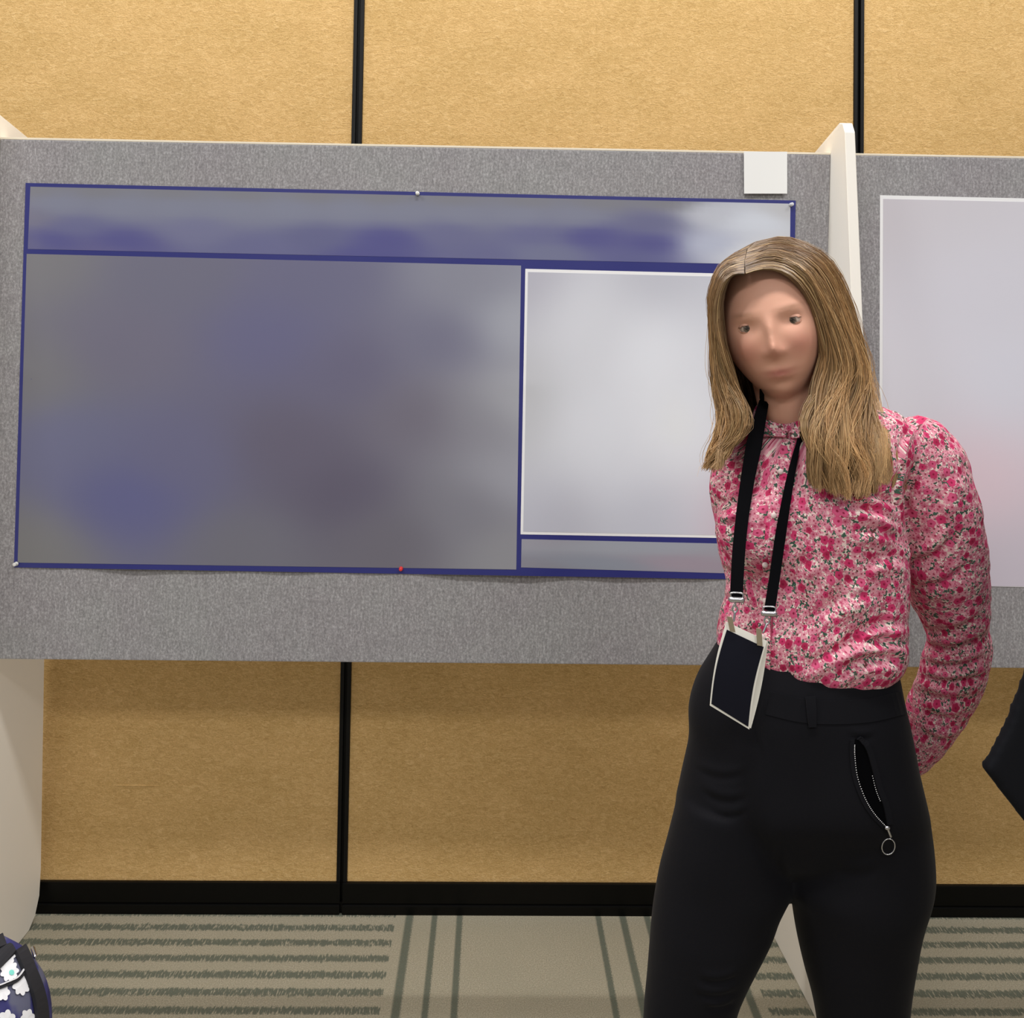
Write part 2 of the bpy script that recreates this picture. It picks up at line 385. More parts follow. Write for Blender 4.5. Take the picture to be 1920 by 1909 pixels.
# ------------------------------------------------------------------ display boards and their stand panels
DB = 2.355                                   # board front face
def plane_at(px, py, off=0.0): return P(px, py, DB-off)
zt = (plane_at(0, 258).z+plane_at(1555, 285).z)/2; zb = (plane_at(0, 1237).z+plane_at(1350, 1247).z)/2
xr = (plane_at(1555, 285).x+plane_at(1556, 900).x)/2
xpl, thick = xr+0.003, 0.024
TB = 0.036
LEAN = 0.036                                 # the middle stand panel leans a little, its foot to the left
def lean(z): return -LEAN*(1-z/2.0)
def board(x0, x1, label, skew):
    e = empty('display_board', ((x0+x1)/2, DB+TB/2, zb)); tag(e, label, 'display board', 'poster display boards')
    def part(name, b, mat):
        V, Fc = b
        V = [(x+(lean(z) if skew and x > (x0+x1)/2 else 0), y, z) for x, y, z in V]
        mesh_obj(name, V, Fc, mat, e)
    part('felt_panel', box((x0, DB, zb), (x1, DB+TB, zt-0.005), 0.003), M['felt'])
    part('top_trim', box((x0, DB+0.001, zt-0.005), (x1, DB+TB-0.001, zt), 0.001), M['cream'])
    return e
XL = P(-15, 700, DB).x
board(XL+0.002, xr, 'grey felt display board carrying the navy framed poster', True)
xr2 = xpl+thick+0.004
board(xr2, xr2+2.44, 'grey felt display board behind the woman with pale white edged poster', False)
def stand(prof, x0, th, label, yaw=0.0, ln=False):
    # tapered side panel standing on edge, profile in (y, z)
    n = len(prof)
    bm = bmesh.new(); a = [bm.verts.new((x0, y, z)) for y, z in prof]; b = [bm.verts.new((x0+th, y, z)) for y, z in prof]
    bm.faces.new(a[::-1]); bm.faces.new(b)
    for i in range(n): bm.faces.new((a[i], a[(i+1) % n], b[(i+1) % n], b[i]))
    bmesh.ops.recalc_face_normals(bm, faces=bm.faces)
    bmesh.ops.bevel(bm, geom=bm.edges[:], offset=0.002, segments=1, affect='EDGES')
    V = [v.co[:] for v in bm.verts]; Fc = [[v.index for v in f.verts] for f in bm.faces]; bm.free()
    V = [(x-math.tan(yaw)*max(0, y-DB-TB)+(lean(z) if ln else 0), y, z) for x, y, z in V]
    o = mesh_obj('stand_panel', V, Fc, M['white']); tag(o, label, 'stand', 'white side panels holding the boards')
zs = zt+0.062
stand([(1.955, 0.0), (2.675, 0.0), (2.700, 0.03), (2.703, 0.09), (2.525, zs-0.10), (2.495, zs-0.045), (2.31, zs), (2.285, zs-0.006), (2.268, zs-0.03), (1.935, 0.06), (1.938, 0.02)],
      xpl, thick, 'tall white tapered stand panel between the two boards behind the woman', 0.06, True)
stand([(1.955, 0.0), (2.635, 0.0), (2.668, 0.02), (2.690, 0.06), (2.695, 0.13), (2.676, 0.75), (2.560, zs-0.12), (2.548, zs-0.075), (2.510, zs-0.035), (2.31, zs), (2.285, zs-0.006), (2.268, zs-0.03), (1.935, 0.06), (1.938, 0.02)],
      XL-thick, thick, 'white tapered stand panel at the left edge above the navy bag')

# ------------------------------------------------------------------ posters
def idw(pts, u, v, asp=1.0, soft=0.010, p=2.1):
    s = np.zeros(3); wt = 0
    for (a, b, c) in pts:
        q = 1/(((u-a)*asp)**2+((v-b)*0.9)**2+soft)**p; s += q*np.array(s2l(c)); wt += q
    return s/wt
def quad(c, u, v):
    tl, tr, br, bl = [np.array(x, float) for x in c]
    return (1-v)*((1-u)*tl+u*tr)+v*((1-u)*bl+u*br)
def ripple(px, py):
    """how far the paper stands off the board (metres)"""
    g = 0.0022
    g += 0.0016*math.sin(px*0.016+1.0)*math.sin(py*0.006)+0.0012*math.sin(px*0.041+py*0.01)
    lo = max(0, min(1, (py-860)/210))
    for c, wd, h in ((275, 95, 0.008), (945, 120, 0.011), (1200, 120, 0.006), (520, 120, 0.003)): g += h*lo*lo*math.exp(-((px-c)/wd)**2)
    g += 0.004*math.exp(-((py-700)/16)**2-((px-25)/30)**2)
    g += 0.0018*math.exp(-((px-976)/40)**2-((py-722)/12)**2)
    return max(g, 0.0012)
def sheet(name, corners, nu, nv, mat, parent, off=0.0, pts=None, rip=True, th=0.0004, asp=1.0, gain=1.1, soft=0.010, p=2.1):
    def fn(u, v):
        x, y = quad(corners, u, v); r = ripple(x, y) if rip else 0.0012
        return tuple(plane_at(x, y, r+off))
    V, Fc = thick_patch(fn, nu, nv, th)
    col = None
    if pts is not None:
        g = [idw(pts, i/nu, j/nv, asp, soft, p) for j in range(nv+1) for i in range(nu+1)]; col = np.clip(np.array(g)[thick_patch.src]*gain, 0, 0.92)
    return mesh_obj(name, V, Fc, mat, parent, True, col)
po = empty('poster', plane_at(760, 1070)); tag(po, 'large landscape poster with navy frame and blurred grey blue panels pinned to grey board', 'poster')
sheet('paper', [(48, 343), (1492, 376), (1478, 1088), (26, 1064)], 96, 48, M['navy'], po)
# faded print panels: colours as they appear in the photograph
gT, gM, bD, bM = (122, 123, 132), (124, 128, 148), (84, 84, 138), (102, 104, 142)
ban = [(u, 0.0, gT) for u in np.linspace(0, 0.84, 10)]+[(u, 0.28, gM) for u in np.linspace(0.04, 0.72, 10)]+[(0.06, 0.62, bM), (0.03, 0.85, bD), (0.12, 0.85, bD), (0.10, 1.0, (96, 94, 138)), (0.22, 0.62, (112, 114, 146)), (0.3, 0.9, bM), (0.38, 0.7, (98, 100, 138)), (0.47, 0.72, bD), (0.45, 1.0, bD), (0.55, 0.6, (104, 106, 142)), (0.6, 0.95, bM),
       (0.68, 0.9, (112, 116, 146)), (0.66, 0.6, bM), (0.74, 0.6, bD), (0.82, 0.7, bD), (0.8, 0.95, (96, 98, 142)), (0.82, 0.35, (104, 106, 140)), (0.90, 0.2, (184, 188, 200)), (0.90, 0.7, (176, 182, 202)), (0.95, 0.3, (200, 206, 218)), (0.95, 0.8, (206, 210, 218)), (1.0, 0.1, (182, 184, 190)), (1.0, 0.8, (196, 196, 198)), (0.0, 0.5, (116, 116, 136)), (0.0, 0.9, (100, 100, 136))]
sheet('banner_print', [(57, 350), (1482, 382), (1481, 497), (52, 467)], 90, 10, M['pprint'], po, 0.0005, ban, asp=4.0)
lef = [(0, 0, (122, 122, 128)), (0.3, 0.05, (110, 110, 130)), (0.6, 0.05, (106, 106, 134)), (0.9, 0.05, (134, 136, 152)), (1, 0.2, (166, 170, 182)), (1, 0.45, (172, 175, 184)), (1, 0.7, (158, 160, 172)), (1, 0.95, (142, 143, 150)), (0.92, 0.5, (132, 132, 144)), (0.9, 0.8, (122, 122, 134)), (0.5, 0.25, (104, 104, 138)), (0.2, 0.3, (112, 110, 130)), (0.1, 0.6, (108, 110, 140)),
       (0.22, 0.78, (96, 98, 142)), (0.3, 0.65, (106, 106, 136)), (0.55, 0.6, (102, 98, 118)), (0.65, 0.75, (96, 92, 112)), (0.8, 0.5, (110, 106, 122)), (0.75, 0.92, (108, 106, 118)), (0.45, 0.95, (112, 112, 124)), (0.02, 0.97, (122, 122, 124)), (0.02, 0.4, (118, 118, 124)), (0.85, 0.25, (112, 112, 136)), (0.65, 0.35, (104, 102, 128))]
sheet('text_block_print', [(50, 476), (977, 498), (968, 1068), (33, 1055)], 60, 36, M['pprint'], po, 0.0005, lef)
sheet('figure_border', [(985, 504), (1480, 516), (1470, 1011), (976, 1002)], 36, 36, M['paperw'], po, 0.0005)
fig = [(0, 0, (166, 166, 180)), (0.5, 0, (176, 178, 190)), (1, 0, (176, 178, 190)), (0, 0.5, (178, 180, 186)), (0.2, 0.2, (204, 207, 216)), (0.5, 0.3, (219, 223, 232)), (0.6, 0.6, (222, 226, 234)), (0.25, 0.6, (212, 216, 226)), (0.1, 0.97, (176, 178, 192)), (0.5, 0.97, (186, 190, 204)), (0.85, 0.95, (196, 180, 194)), (0.9, 0.5, (198, 202, 212))]
sheet('figure_print', [(990, 510), (1476, 522), (1466, 1006), (981, 997)], 36, 36, M['pprint'], po, 0.0009, fig, gain=1.2, soft=0.03, p=1.8)
foo = [(0, 0, (146, 146, 158)), (0.4, 0.2, (150, 154, 166)), (0.3, 0.8, (134, 140, 154)), (0.65, 0.7, (150, 140, 154)), (1, 0.5, (150, 150, 160)), (0, 0.9, (130, 130, 142))]
sheet('footer_print', [(978, 1011), (1468, 1022), (1466, 1078), (977, 1064)], 36, 6, M['pprint'], po, 0.0005, foo, gain=1.2)
po2 = empty('poster', plane_at(2000, 1100)); tag(po2, 'pale grey lilac poster with white edge on board at right', 'poster')
sheet('paper', [(1650, 366), (2560, 386), (2556, 1113), (1648, 1096)], 20, 20, M['paperw'], po2, rip=False)
rp = [(0, 0, (186, 182, 190)), (0.15, 0, (192, 190, 198)), (0.05, 0.5, (206, 206, 216)), (0.2, 0.2, (200, 200, 212)), (0.25, 0.5, (204, 208, 222)), (0.2, 0.7, (214, 190, 202)), (0.27, 0.95, (188, 182, 196)), (0.6, 0.5, (206, 208, 220)), (1, 0.5, (200, 200, 210)), (0.6, 1, (190, 188, 200))]
sheet('faded_print', [(1656, 373), (2554, 392), (2550, 1107), (1654, 1097)], 50, 40, M['pprint'], po2, 0.0006, rp, False, gain=1.22, soft=0.02, p=1.8)
c_ = [(1395, 284), (1476, 284.5), (1476, 363), (1395.5, 363)]
V, Fc = thick_patch(lambda u, v: tuple(plane_at(*quad(c_, u, v), 0.006+0.004*v)), 6, 6, 0.002)
tag(mesh_obj('number_card', V, Fc, M['card']), 'blank white square card at the top of the board above the poster', 'card')

def pin(px, py, mat, label, base):
    c = plane_at(px, py, base); e = empty('push_pin', c); tag(e, label, 'push pin', 'push pins holding the posters')
    prof = [(0.0, 0.0046), (0.0012, 0.0050), (0.0025, 0.0034), (0.0075, 0.0026), (0.0095, 0.0042), (0.0112, 0.0042), (0.0118, 0.0034)]
    ang = np.linspace(0, 2*np.pi, 14, endpoint=False)
    rings = [np.column_stack([c.x+r*np.cos(ang), np.full(14, c.y-d), c.z+r*np.sin(ang)]) for d, r in prof]
    mesh_obj('head', *loft(rings), mat, e, True)
    mesh_obj('needle', *tube([c+Vector((0, -0.001, 0)), c+Vector((0, base+0.008, 0))], 0.0006, 6), M['metal'], e)
pin(783, 363, M['pinw'], 'white push pin at the top middle of the navy poster', 0.004)
pin(752, 1066, M['pinr'], 'red push pin at the bottom middle of the navy poster', 0.004)
pin(31, 1057, M['pinw'], 'white push pin at the lower left corner of the navy poster', 0.004)
pin(1483, 384, M['pinc'], 'clear push pin at the upper right corner of the navy poster', 0.004)

# ------------------------------------------------------------------ bag on the floor
def bag():
    c = P(-70, 2150, 1.72); c.z = 0
    e = empty('backpack', c); tag(e, 'navy backpack with white flower print and black strap on the carpet', 'backpack')
    cx, cy = P(-62, 1850, 1.72).x, 1.72
    top = P(30, 1764, 1.72).z; rx = P(80, 1900, 1.72).x-cx; ry = 0.115
    rings = []; n = 40; ang = np.linspace(0, 2*np.pi, n, endpoint=False)
    for t in np.linspace(0, 1, 26):
        z = 0.004+(top-0.004)*t
        k = (1-max(0, (t-0.60)/0.40)**2.6)**0.5 if t < 1 else 0.06
        k = max(k, 0.06)*(0.93+0.07*math.sin(min(1, t*2.2)*math.pi/2))*(0.85+0.15*min(1, t/0.08))
        q = 2.6; ca, sa = np.cos(ang), np.sin(ang)
        bul = 1+0.02*np.sin(3*ang+9*t)+0.012*np.sin(5*ang-7*t)
        rings.append(np.column_stack([cx+rx*k*bul*np.sign(ca)*np.abs(ca)**(2/q), cy+ry*k*bul*np.sign(sa)*np.abs(sa)**(2/q), np.full(n, z)]))
    V, Fc = loft(rings); body = mesh_obj('body', V, Fc, M['bag'], e, True)
    bv = BVHTree.FromPolygons([Vector(v) for v in V], Fc)
    def on(px, py, off):
        d = (P(px, py, 1.0)-CAM).normalized(); h = bv.ray_cast(CAM, d)
        if h[0] is None: h = bv.find_nearest(P(px, py, 1.66))
        n_ = h[1] if h[1].dot(d) < 0 else -h[1]
        return h[0]+n_*off, n_
    def ribbon(path, wpx, off, name, mat, parent, th=0.003):
        pts = catmull(path, 26); A, B, Nn = [], [], []
        for i, (x, y) in enumerate(pts):
            t = pts[min(i+1, 25)]-pts[max(i-1, 0)]; t = t/np.linalg.norm(t); nn = np.array([-t[1], t[0]])
            for sgn, Lst in ((-1, A), (1, B)):
                p, n_ = on(x+sgn*nn[0]*wpx, y+sgn*nn[1]*wpx, off); Lst.append(p)
            Nn.append(n_)
        V = []; Fc = []
        for i in range(26):
            V += [A[i], B[i], B[i]-Nn[i]*th, A[i]-Nn[i]*th]
        for i in range(25):
            for k in range(4): Fc.append((4*i+k, 4*i+(k+1) % 4, 4*i+4+(k+1) % 4, 4*i+4+k))
        Fc += [(0, 1, 2, 3), (103, 102, 101, 100)]
        return mesh_obj(name, [tuple(v) for v in V], Fc, mat, parent, False)
    ribbon([(-12, 1776), (18, 1766), (34, 1784), (50, 1820), (64, 1855), (72, 1890), (74, 1930), (72, 2000)], 10.5, 0.008, 'strap', M['strap'], e, 0.006)
    ribbon([(60, 1835), (72, 1865), (80, 1890), (83, 1930), (80, 2000)], 2.2, 0.005, 'piping', M['piping'], e)
    z1 = ribbon([(-20, 1858), (12, 1846), (30, 1838), (44, 1820)], 4.2, 0.005, 'zip_tape', M['strap'], e)
    ribbon([(-20, 1855), (12, 1843), (29, 1835), (42, 1818)], 1.3, 0.007, 'zip_coil', M['piping'], z1)
    def flower(px, py, r, petals, a0, mid=False):
        V = [on(px, py, 0.0022)[0]]; n = petals*8
        for i in range(n):
            t = 2*math.pi*i/n; rr = r*(0.72+0.28*abs(math.cos(petals*t/2+a0)))
            V.append(on(px+rr*math.cos(t)*0.85, py+rr*math.sin(t), 0.0022)[0])
        fl_ = mesh_obj('flower_print', [tuple(v) for v in V], [(0, 1+(i+1) % n, 1+i) for i in range(n)], M['flw'], e)
        if mid:
            V = [on(px+4, py+3, 0.0026)[0]]+[on(px+4+5*math.cos(k*0.785), py+3+5*math.sin(k*0.785), 0.0026)[0] for k in range(8)]
            mesh_obj('flower_centre', [tuple(v) for v in V], [(0, 1+(i+1) % 8, 1+i) for i in range(8)], M['flc'], fl_)
    flower(14, 1794, 17, 6, 0.4); flower(16, 1822, 21, 9, 0.2, True); flower(38, 1848, 20, 8, 0.9); flower(4, 1862, 16, 6, 0.1); flower(12, 1912, 19, 6, 1.2); flower(50, 1908, 16, 6, 0.5); flower(-30, 1880, 24, 7, 0.3, True); flower(30, 1960, 22, 7, 0.7, True); flower(-40, 1960, 20, 6, 0.2)
    p, n_ = on(54, 1786, 0.008); q, _ = on(58, 1800, 0.008)
    mesh_obj('strap_buckle', *tube([p, q], 0.0035, 8), M['metal'], e, True)
bag()

# ------------------------------------------------------------------ the woman
DP = 1.46
def px2m(w, D): return w*D/F
def ring2(Lp, Rp, D, b, theta, n=40, q=2.3):
    """horizontal-ish oval seen between pixels Lp and Rp at depth D; b half depth; theta turn to her right"""
    A = np.array(P(*Lp, D)); B = np.array(P(*Rp, D)); c = (A+B)/2; w_ = np.linalg.norm(B-A)/2
    ax = (B-A)/np.linalg.norm(B-A)
    ct, st = math.cos(theta), math.sin(theta)
    a = math.sqrt(max((w_**2-(b*st)**2), 1e-6))/ct
    u = ax*ct+np.array([0, -1., 0])*st; v = np.array([ax[0]*st, ct, 0])
    ang = np.linspace(0, 2*np.pi, n, endpoint=False); ca, sa = np.cos(ang), np.sin(ang)
    for _ in range(5):                          # widen or shift until its outline is seen between the two pixels
        pts = c+(a*np.sign(ca)*np.abs(ca)**(2/q))[:, None]*u+(b*np.sign(sa)*np.abs(sa)**(2/q))[:, None]*v
        X, _y = pixn(pts); lo, hi = X.min(), X.max()
        c = c+ax*(((Lp[0]+Rp[0])-(lo+hi))/2*D/F); a = max(a+((Rp[0]-Lp[0])-(hi-lo))/2*D/F/ct, 0.02)
    return pts
def densify(rings, n):
    R = np.array(rings); k = R.shape[1]
    return list(catmull(R.reshape(len(R), -1), n).reshape(n, k, 3))
def rtube(path, n=20, sub=40):
    """path of (px, py, D, radius px)"""
    return tube([P(a, b, D) for a, b, D, r in path], [px2m(r, D) for a, b, D, r in path], n, sub)

foot = P(1470, 2500, DP); foot.z = 0
lady = empty('person', foot)
tag(lady, 'woman in pink floral shirt and black trousers standing with her hands behind her back', 'person')

TH = 0.33
# ---- shirt
tors = [((1400, 1278), (1668, 1272), 0.080), ((1352, 1240), (1686, 1254), 0.092), ((1346, 1206), (1702, 1228), 0.102), ((1350, 1158), (1702, 1190), 0.104), ((1362, 1118), (1704, 1150), 0.101), ((1357, 1075), (1708, 1095), 0.101),
        ((1346, 1032), (1706, 1040), 0.104), ((1340, 1000), (1702, 1000), 0.106), ((1342, 955), (1696, 950), 0.104), ((1340, 905), (1700, 895), 0.098), ((1346, 860), (1716, 840), 0.088), ((1372, 825), (1712, 795), 0.072),
        ((1402, 800), (1668, 762), 0.062), ((1428, 780), (1600, 745), 0.058), ((1436, 772), (1568, 742), 0.056)]
rings = densify([ring2(l, r, DP, b, TH) for l, r, b in tors], 60)
parts = [loft(rings)]
parts.append(ellipsoid(P(1588, 985, 1.392), (0.070, 0.052, 0.072)))
parts.append(ellipsoid(P(1424, 992, 1.412), (0.062, 0.050, 0.066)))
armL = [(1722, 838, 1.445, 62), (1740, 880, 1.45, 74), (1752, 950, 1.462, 81), (1766, 1040, 1.485, 80), (1780, 1110, 1.515, 72), (1796, 1180, 1.54, 57), (1796, 1222, 1.555, 57), (1781, 1275, 1.575, 58), (1757, 1330, 1.60, 53), (1726, 1390, 1.625, 45), (1690, 1425, 1.645, 38)]
parts.append(rtube(armL, 32, 90))
armR = [(1394, 868, 1.475, 58), (1385, 910, 1.48, 54), (1392, 980, 1.50, 52), (1408, 1060, 1.53, 50), (1424, 1140, 1.56, 48), (1450, 1220, 1.59, 46), (1490, 1300, 1.615, 42), (1545, 1370, 1.63, 36), (1590, 1405, 1.64, 33)]
parts.append(rtube(armR, 24, 60))
co, fc, ed = remesh(parts, 0.0036, 4)
seg = [(1690, 962, 1596, 920, 8, 0.007), (1692, 985, 1570, 950, 9, 0.006), (1694, 1015, 1600, 1000, 8, 0.004), (1700, 1050, 1620, 1062, 9, 0.004),
       (1702, 1165, 1560, 1232, 9, 0.006), (1704, 1205, 1500, 1262, 9, 0.006), (1690, 1240, 1560, 1275, 8, 0.005), (1640, 1110, 1500, 1190, 12, 0.004), (1450, 1180, 1380, 1215, 9, 0.004),
       (1345, 942, 1410, 922, 6, 0.006), (1350, 985, 1400, 962, 6, 0.004), (1350, 1060, 1400, 1080, 8, 0.004), (1365, 1125, 1400, 1110, 8, 0.004),
       (1460, 930, 1440, 1040, 10, 0.003), (1520, 1040, 1480, 1120, 12, 0.004), (1600, 1080, 1560, 1170, 14, 0.004), (1660, 1130, 1690, 1260, 9, 0.004), (1560, 1240, 1540, 1290, 8, 0.0015), (1620, 1250, 1600, 1295, 8, 0.0015), (1480, 1240, 1490, 1290, 8, 0.0015),
       (1700, 1060, 1800, 990, 10, 0.005), (1708, 1100, 1820, 1060, 10, 0.004), (1720, 1180, 1848, 1150, 8, 0.0038), (1732, 1208, 1852, 1190, 7, 0.0044), (1728, 1240, 1852, 1228, 7, 0.0044), (1720, 1268, 1850, 1262, 7, 0.0044), (1712, 1292, 1836, 1306, 9, 0.0032), (1730, 1330, 1806, 1345, 7, 0.003), (1726, 1370, 1796, 1385, 7, 0.004),
       (1720, 900, 1700, 960, 8, 0.004), (1790, 880, 1760, 990, 12, 0.003), (1662, 765, 1720, 795, 3, 0.002), (1745, 790, 1706, 806, 3, 0.003), (1706, 806, 1690, 880, 4, 0.004), (1690, 880, 1684, 950, 4, 0.005)]
co = folds(co, fc, [q[:5]+(q[5]*1.5,) for q in seg])
co = cloth_noise(co, fc, 0.0036, 16, 3.0, (1.0, 1, 1.5)); co = cloth_noise(co, fc, 0.0014, 42, 9.0, (1, 1, 1.6)); co = lap(co, ed, 1, 0.4)
def cloth_uv(o, uv):
    at = o.data.attributes.new('cloth_uv', 'FLOAT_VECTOR', 'POINT'); q = np.zeros((len(uv), 3)); q[:, :2] = uv; at.data.foreach_set('vector', q.ravel())
def arm_uv(co, path, n=120):
    q = catmull([(*P(a, b, D), px2m(r, D)) for a, b, D, r in path], n); c_, r_ = q[:, :3], q[:, 3]
    d = np.linalg.norm(co[:, None, :]-c_[None], axis=2); k = d.argmin(1)
    T = np.gradient(c_, axis=0); T /= np.linalg.norm(T, axis=1)[:, None]; arc = np.concatenate([[0], np.cumsum(np.linalg.norm(np.diff(c_, axis=0), axis=1))])
    e1 = np.array([0, -1., 0])-T*T[:, 1:2]*-1; e1 /= np.linalg.norm(e1, axis=1)[:, None]; e2 = np.cross(T, e1); w_ = co-c_[k]
    return np.column_stack([np.arctan2((w_*e2[k]).sum(1), (w_*e1[k]).sum(1))*0.058+3.0, arc[k]+(w_*T[k]).sum(1)]), d.min(1)/r_[k]
ctr_ = np.array([r.mean(0) for r in rings]); o_ = ctr_[:, 2].argsort()
cxz = np.interp(co[:, 2], ctr_[o_, 2], ctr_[o_, 0]); cyz = np.interp(co[:, 2], ctr_[o_, 2], ctr_[o_, 1])
suv = np.column_stack([np.arctan2(co[:, 0]-cxz, -(co[:, 1]-cyz))*0.125, co[:, 2]-np.hypot(co[:, 0]-cxz, co[:, 1]-cyz)*np.clip((co[:, 2]-P(1600, 890, DP).z)/0.06, 0, 1)])
auv, ad = arm_uv(co, armL); Xp, Yp = pixn(co); m_ = (ad < 1.2) & (Xp > np.interp(Yp, [780, 830, 900, 950, 1040, 1130], [1745, 1704, 1688, 1682, 1698, 1712]))
suv[m_] = auv[m_]
shirt = mesh_obj('shirt', co, fc, M['floral'], lady, True); cloth_uv(shirt, suv)
SH = BVHTree.FromPolygons([Vector(v) for v in co], fc)

# ---- trousers
hips = [((1350, 1206), (1686, 1236), 0.090), ((1330, 1240), (1692, 1264), 0.098), ((1306, 1282), (1699, 1306), 0.104), ((1290, 1336), (1710, 1350), 0.108), ((1290, 1402), (1724, 1406), 0.112), ((1272, 1487), (1742, 1480), 0.113), ((1266, 1530), (1746, 1525), 0.098), ((1300, 1585), (1715, 1580), 0.076), ((1370, 1622), (1640, 1618), 0.045)]
rings = densify([ring2(l, r, DP, b, 0.22) for l, r, b in hips], 40)
parts = [loft(rings)]
legR = [(1490, 1272, 1480, 0.09), (1540, 1260, 1482, 0.09), (1590, 1249, 1480, 0.09), (1640, 1236, 1490, 0.09), (1675, 1229, 1477, 0.089), (1700, 1225, 1465, 0.088), (1745, 1220, 1448, 0.086), (1833, 1213, 1403, 0.076), (1905, 1207, 1380, 0.068), (2050, 1206, 1364, 0.062), (2250, 1216, 1362, 0.060), (2440, 1234, 1346, 0.052)]
legL = [(1480, 1500, 1740, 0.098), (1540, 1490, 1749, 0.099), (1590, 1484, 1754, 0.099), (1640, 1462, 1755, 0.099), (1675, 1474, 1747, 0.097), (1700, 1481, 1738, 0.094), (1745, 1490, 1727, 0.088), (1818, 1505, 1716, 0.080), (1909, 1527, 1706, 0.070), (2050, 1540, 1704, 0.062), (2250, 1548, 1694, 0.060), (2440, 1562, 1676, 0.052)]
for lg, D in ((legR, 1.468), (legL, 1.452)):
    rs = [ring2((l, y), (r, y), D, b, 0.1, 32, 2.1) for y, l, r, b in lg]
    parts.append(loft(densify(rs, 60)))
co, fc, ed = remesh(parts, 0.0042, 9)
seg = [(1300, 1440, 1400, 1452, 7, 0.002), (1312, 1482, 1400, 1500, 7, 0.0025), (1335, 1525, 1405, 1522, 6, 0.002), (1400, 1420, 1468, 1660, 18, 0.004), (1560, 1630, 1650, 1630, 10, 0.0025), (1470, 1560, 1476, 1672, 8, 0.002),
       (1310, 1838, 1390, 1828, 7, 0.003), (1300, 1862, 1385, 1858, 7, 0.003), (1320, 1890, 1380, 1880, 7, 0.003), (1590, 1378, 1640, 1380, 5, 0.002), (1432, 1300, 1428, 1420, 4, 0.002)]
co = folds(co, fc, seg); co = cloth_noise(co, fc, 0.0022, 9, 5.0, (1, 1, 1.3))
trou = mesh_obj('trousers', co, fc, M['trouser'], lady, True)
TR = BVHTree.FromPolygons([Vector(v) for v in co], fc)

def hit(bv, px, py, off=0.0):
    d = (P(px, py, 1.0)-CAM).normalized(); h = bv.ray_cast(CAM, d)
    if h[0] is None:
        h = bv.find_nearest(P(px, py, 1.40))
    n_ = h[1] if h[1].dot(d) < 0 else -h[1]
    return h[0]+n_*off, n_
def strip(bv, path, wpx, off, th, name, mat, parent, n=30, smooth_d=0, arch=0.0):
    """flat ribbon lying on a surface; path px points, wpx half width (px or list)"""
    pts = catmull(path, n); W = np.interp(np.linspace(0, 1, n), np.linspace(0, 1, len(wpx)), wpx) if not np.isscalar(wpx) else np.full(n, wpx)
    cen = []; nor = []; dirs = []
    for i, (x, y) in enumerate(pts):
        p, n_ = hit(BODY if smooth_d and y < 785 else bv, x, y, off); cen.append(p); nor.append(n_)
        t = pts[min(i+1, n-1)]-pts[max(i-1, 0)]; t = t/np.linalg.norm(t); dirs.append((-t[1], t[0]))
    Dp = np.array([p.y for p in cen])
    if smooth_d:                                # hangs taut: bridge every hollow
        Dp[-1] = min(Dp[-1], 1.334); hull = [0]
        for i in range(1, n):
            while len(hull) > 1 and (Dp[hull[-1]]-Dp[hull[-2]])*(i-hull[-2]) >= (Dp[i]-Dp[hull[-2]])*(hull[-1]-hull[-2]): hull.pop()
            hull.append(i)
        Dp = np.interp(np.arange(n), hull, Dp[hull])
    V = []; Fc = []
    for i, (x, y) in enumerate(pts):
        if smooth_d:
            a = P(x-dirs[i][0]*W[i], y-dirs[i][1]*W[i], Dp[i]); b = P(x+dirs[i][0]*W[i], y+dirs[i][1]*W[i], Dp[i]); nn = Vector((0, -1, 0))
        else:
            a, _ = hit(bv, x-dirs[i][0]*W[i], y-dirs[i][1]*W[i], off); b, _ = hit(bv, x+dirs[i][0]*W[i], y+dirs[i][1]*W[i], off); nn = nor[i]
        V += [a, b, b-nn*th, a-nn*th]
    for i in range(n-1):
        for k in range(4): Fc.append((4*i+k, 4*i+(k+1) % 4, 4*i+4+(k+1) % 4, 4*i+4+k))
    Fc += [(0, 1, 2, 3), (4*n-1, 4*n-2, 4*n-3, 4*n-4)]
    return mesh_obj(name, [tuple(v) for v in V], Fc, mat, parent)

# waistband, belt loop, zip pocket
strip(TR, [(1440, 1318), (1500, 1332), (1560, 1336), (1630, 1332), (1692, 1318)], 22, 0.0012, 0.002, 'waistband', M['trouser'], trou)
strip(TR, [(1519, 1306), (1521, 1330), (1523, 1362)], [9, 9, 7], 0.005, 0.003, 'belt_loop', M['trouser'], trou, 12)
lft = [(1601, 1388), (1601, 1415), (1606, 1455), (1620, 1495), (1638, 1525), (1660, 1549)]
rgt = [(1605, 1384), (1622, 1402), (1634, 1440), (1644, 1480), (1656, 1512), (1663, 1546)]
a = catmull(lft, 24); b = catmull(rgt, 24)
Vp = []; Fp = []
for i in range(24):
    for q in (a[i], b[i]): Vp.append(tuple(hit(TR, q[0], q[1], 0.0012)[0]))
for i in range(23): Fp.append((2*i, 2*i+1, 2*i+3, 2*i+2))
mesh_obj('pocket_opening', Vp, Fp, M['pocket'], trou)
strip(TR, [(x+4, y-2) for x, y in rgt], 5, 0.004, 0.004, 'pocket_welt', M['trouser'], trou)
strip(TR, [(x-4, y) for x, y in lft], 4, 0.0025, 0.003, 'pocket_welt', M['trouser'], trou)
tp = []
for x, y in catmull(lft, 48)[3:]: tp.append(ellipsoid(hit(TR, x, y, 0.0035)[0], (0.0008,)*3, 8))
for x, y in catmull(rgt, 48)[22:35]: tp.append(ellipsoid(hit(TR, x-4, y, 0.0035)[0], (0.0007,)*3, 8))
mesh_obj('zip_teeth', *merge(tp), M['zipt'], trou, True)
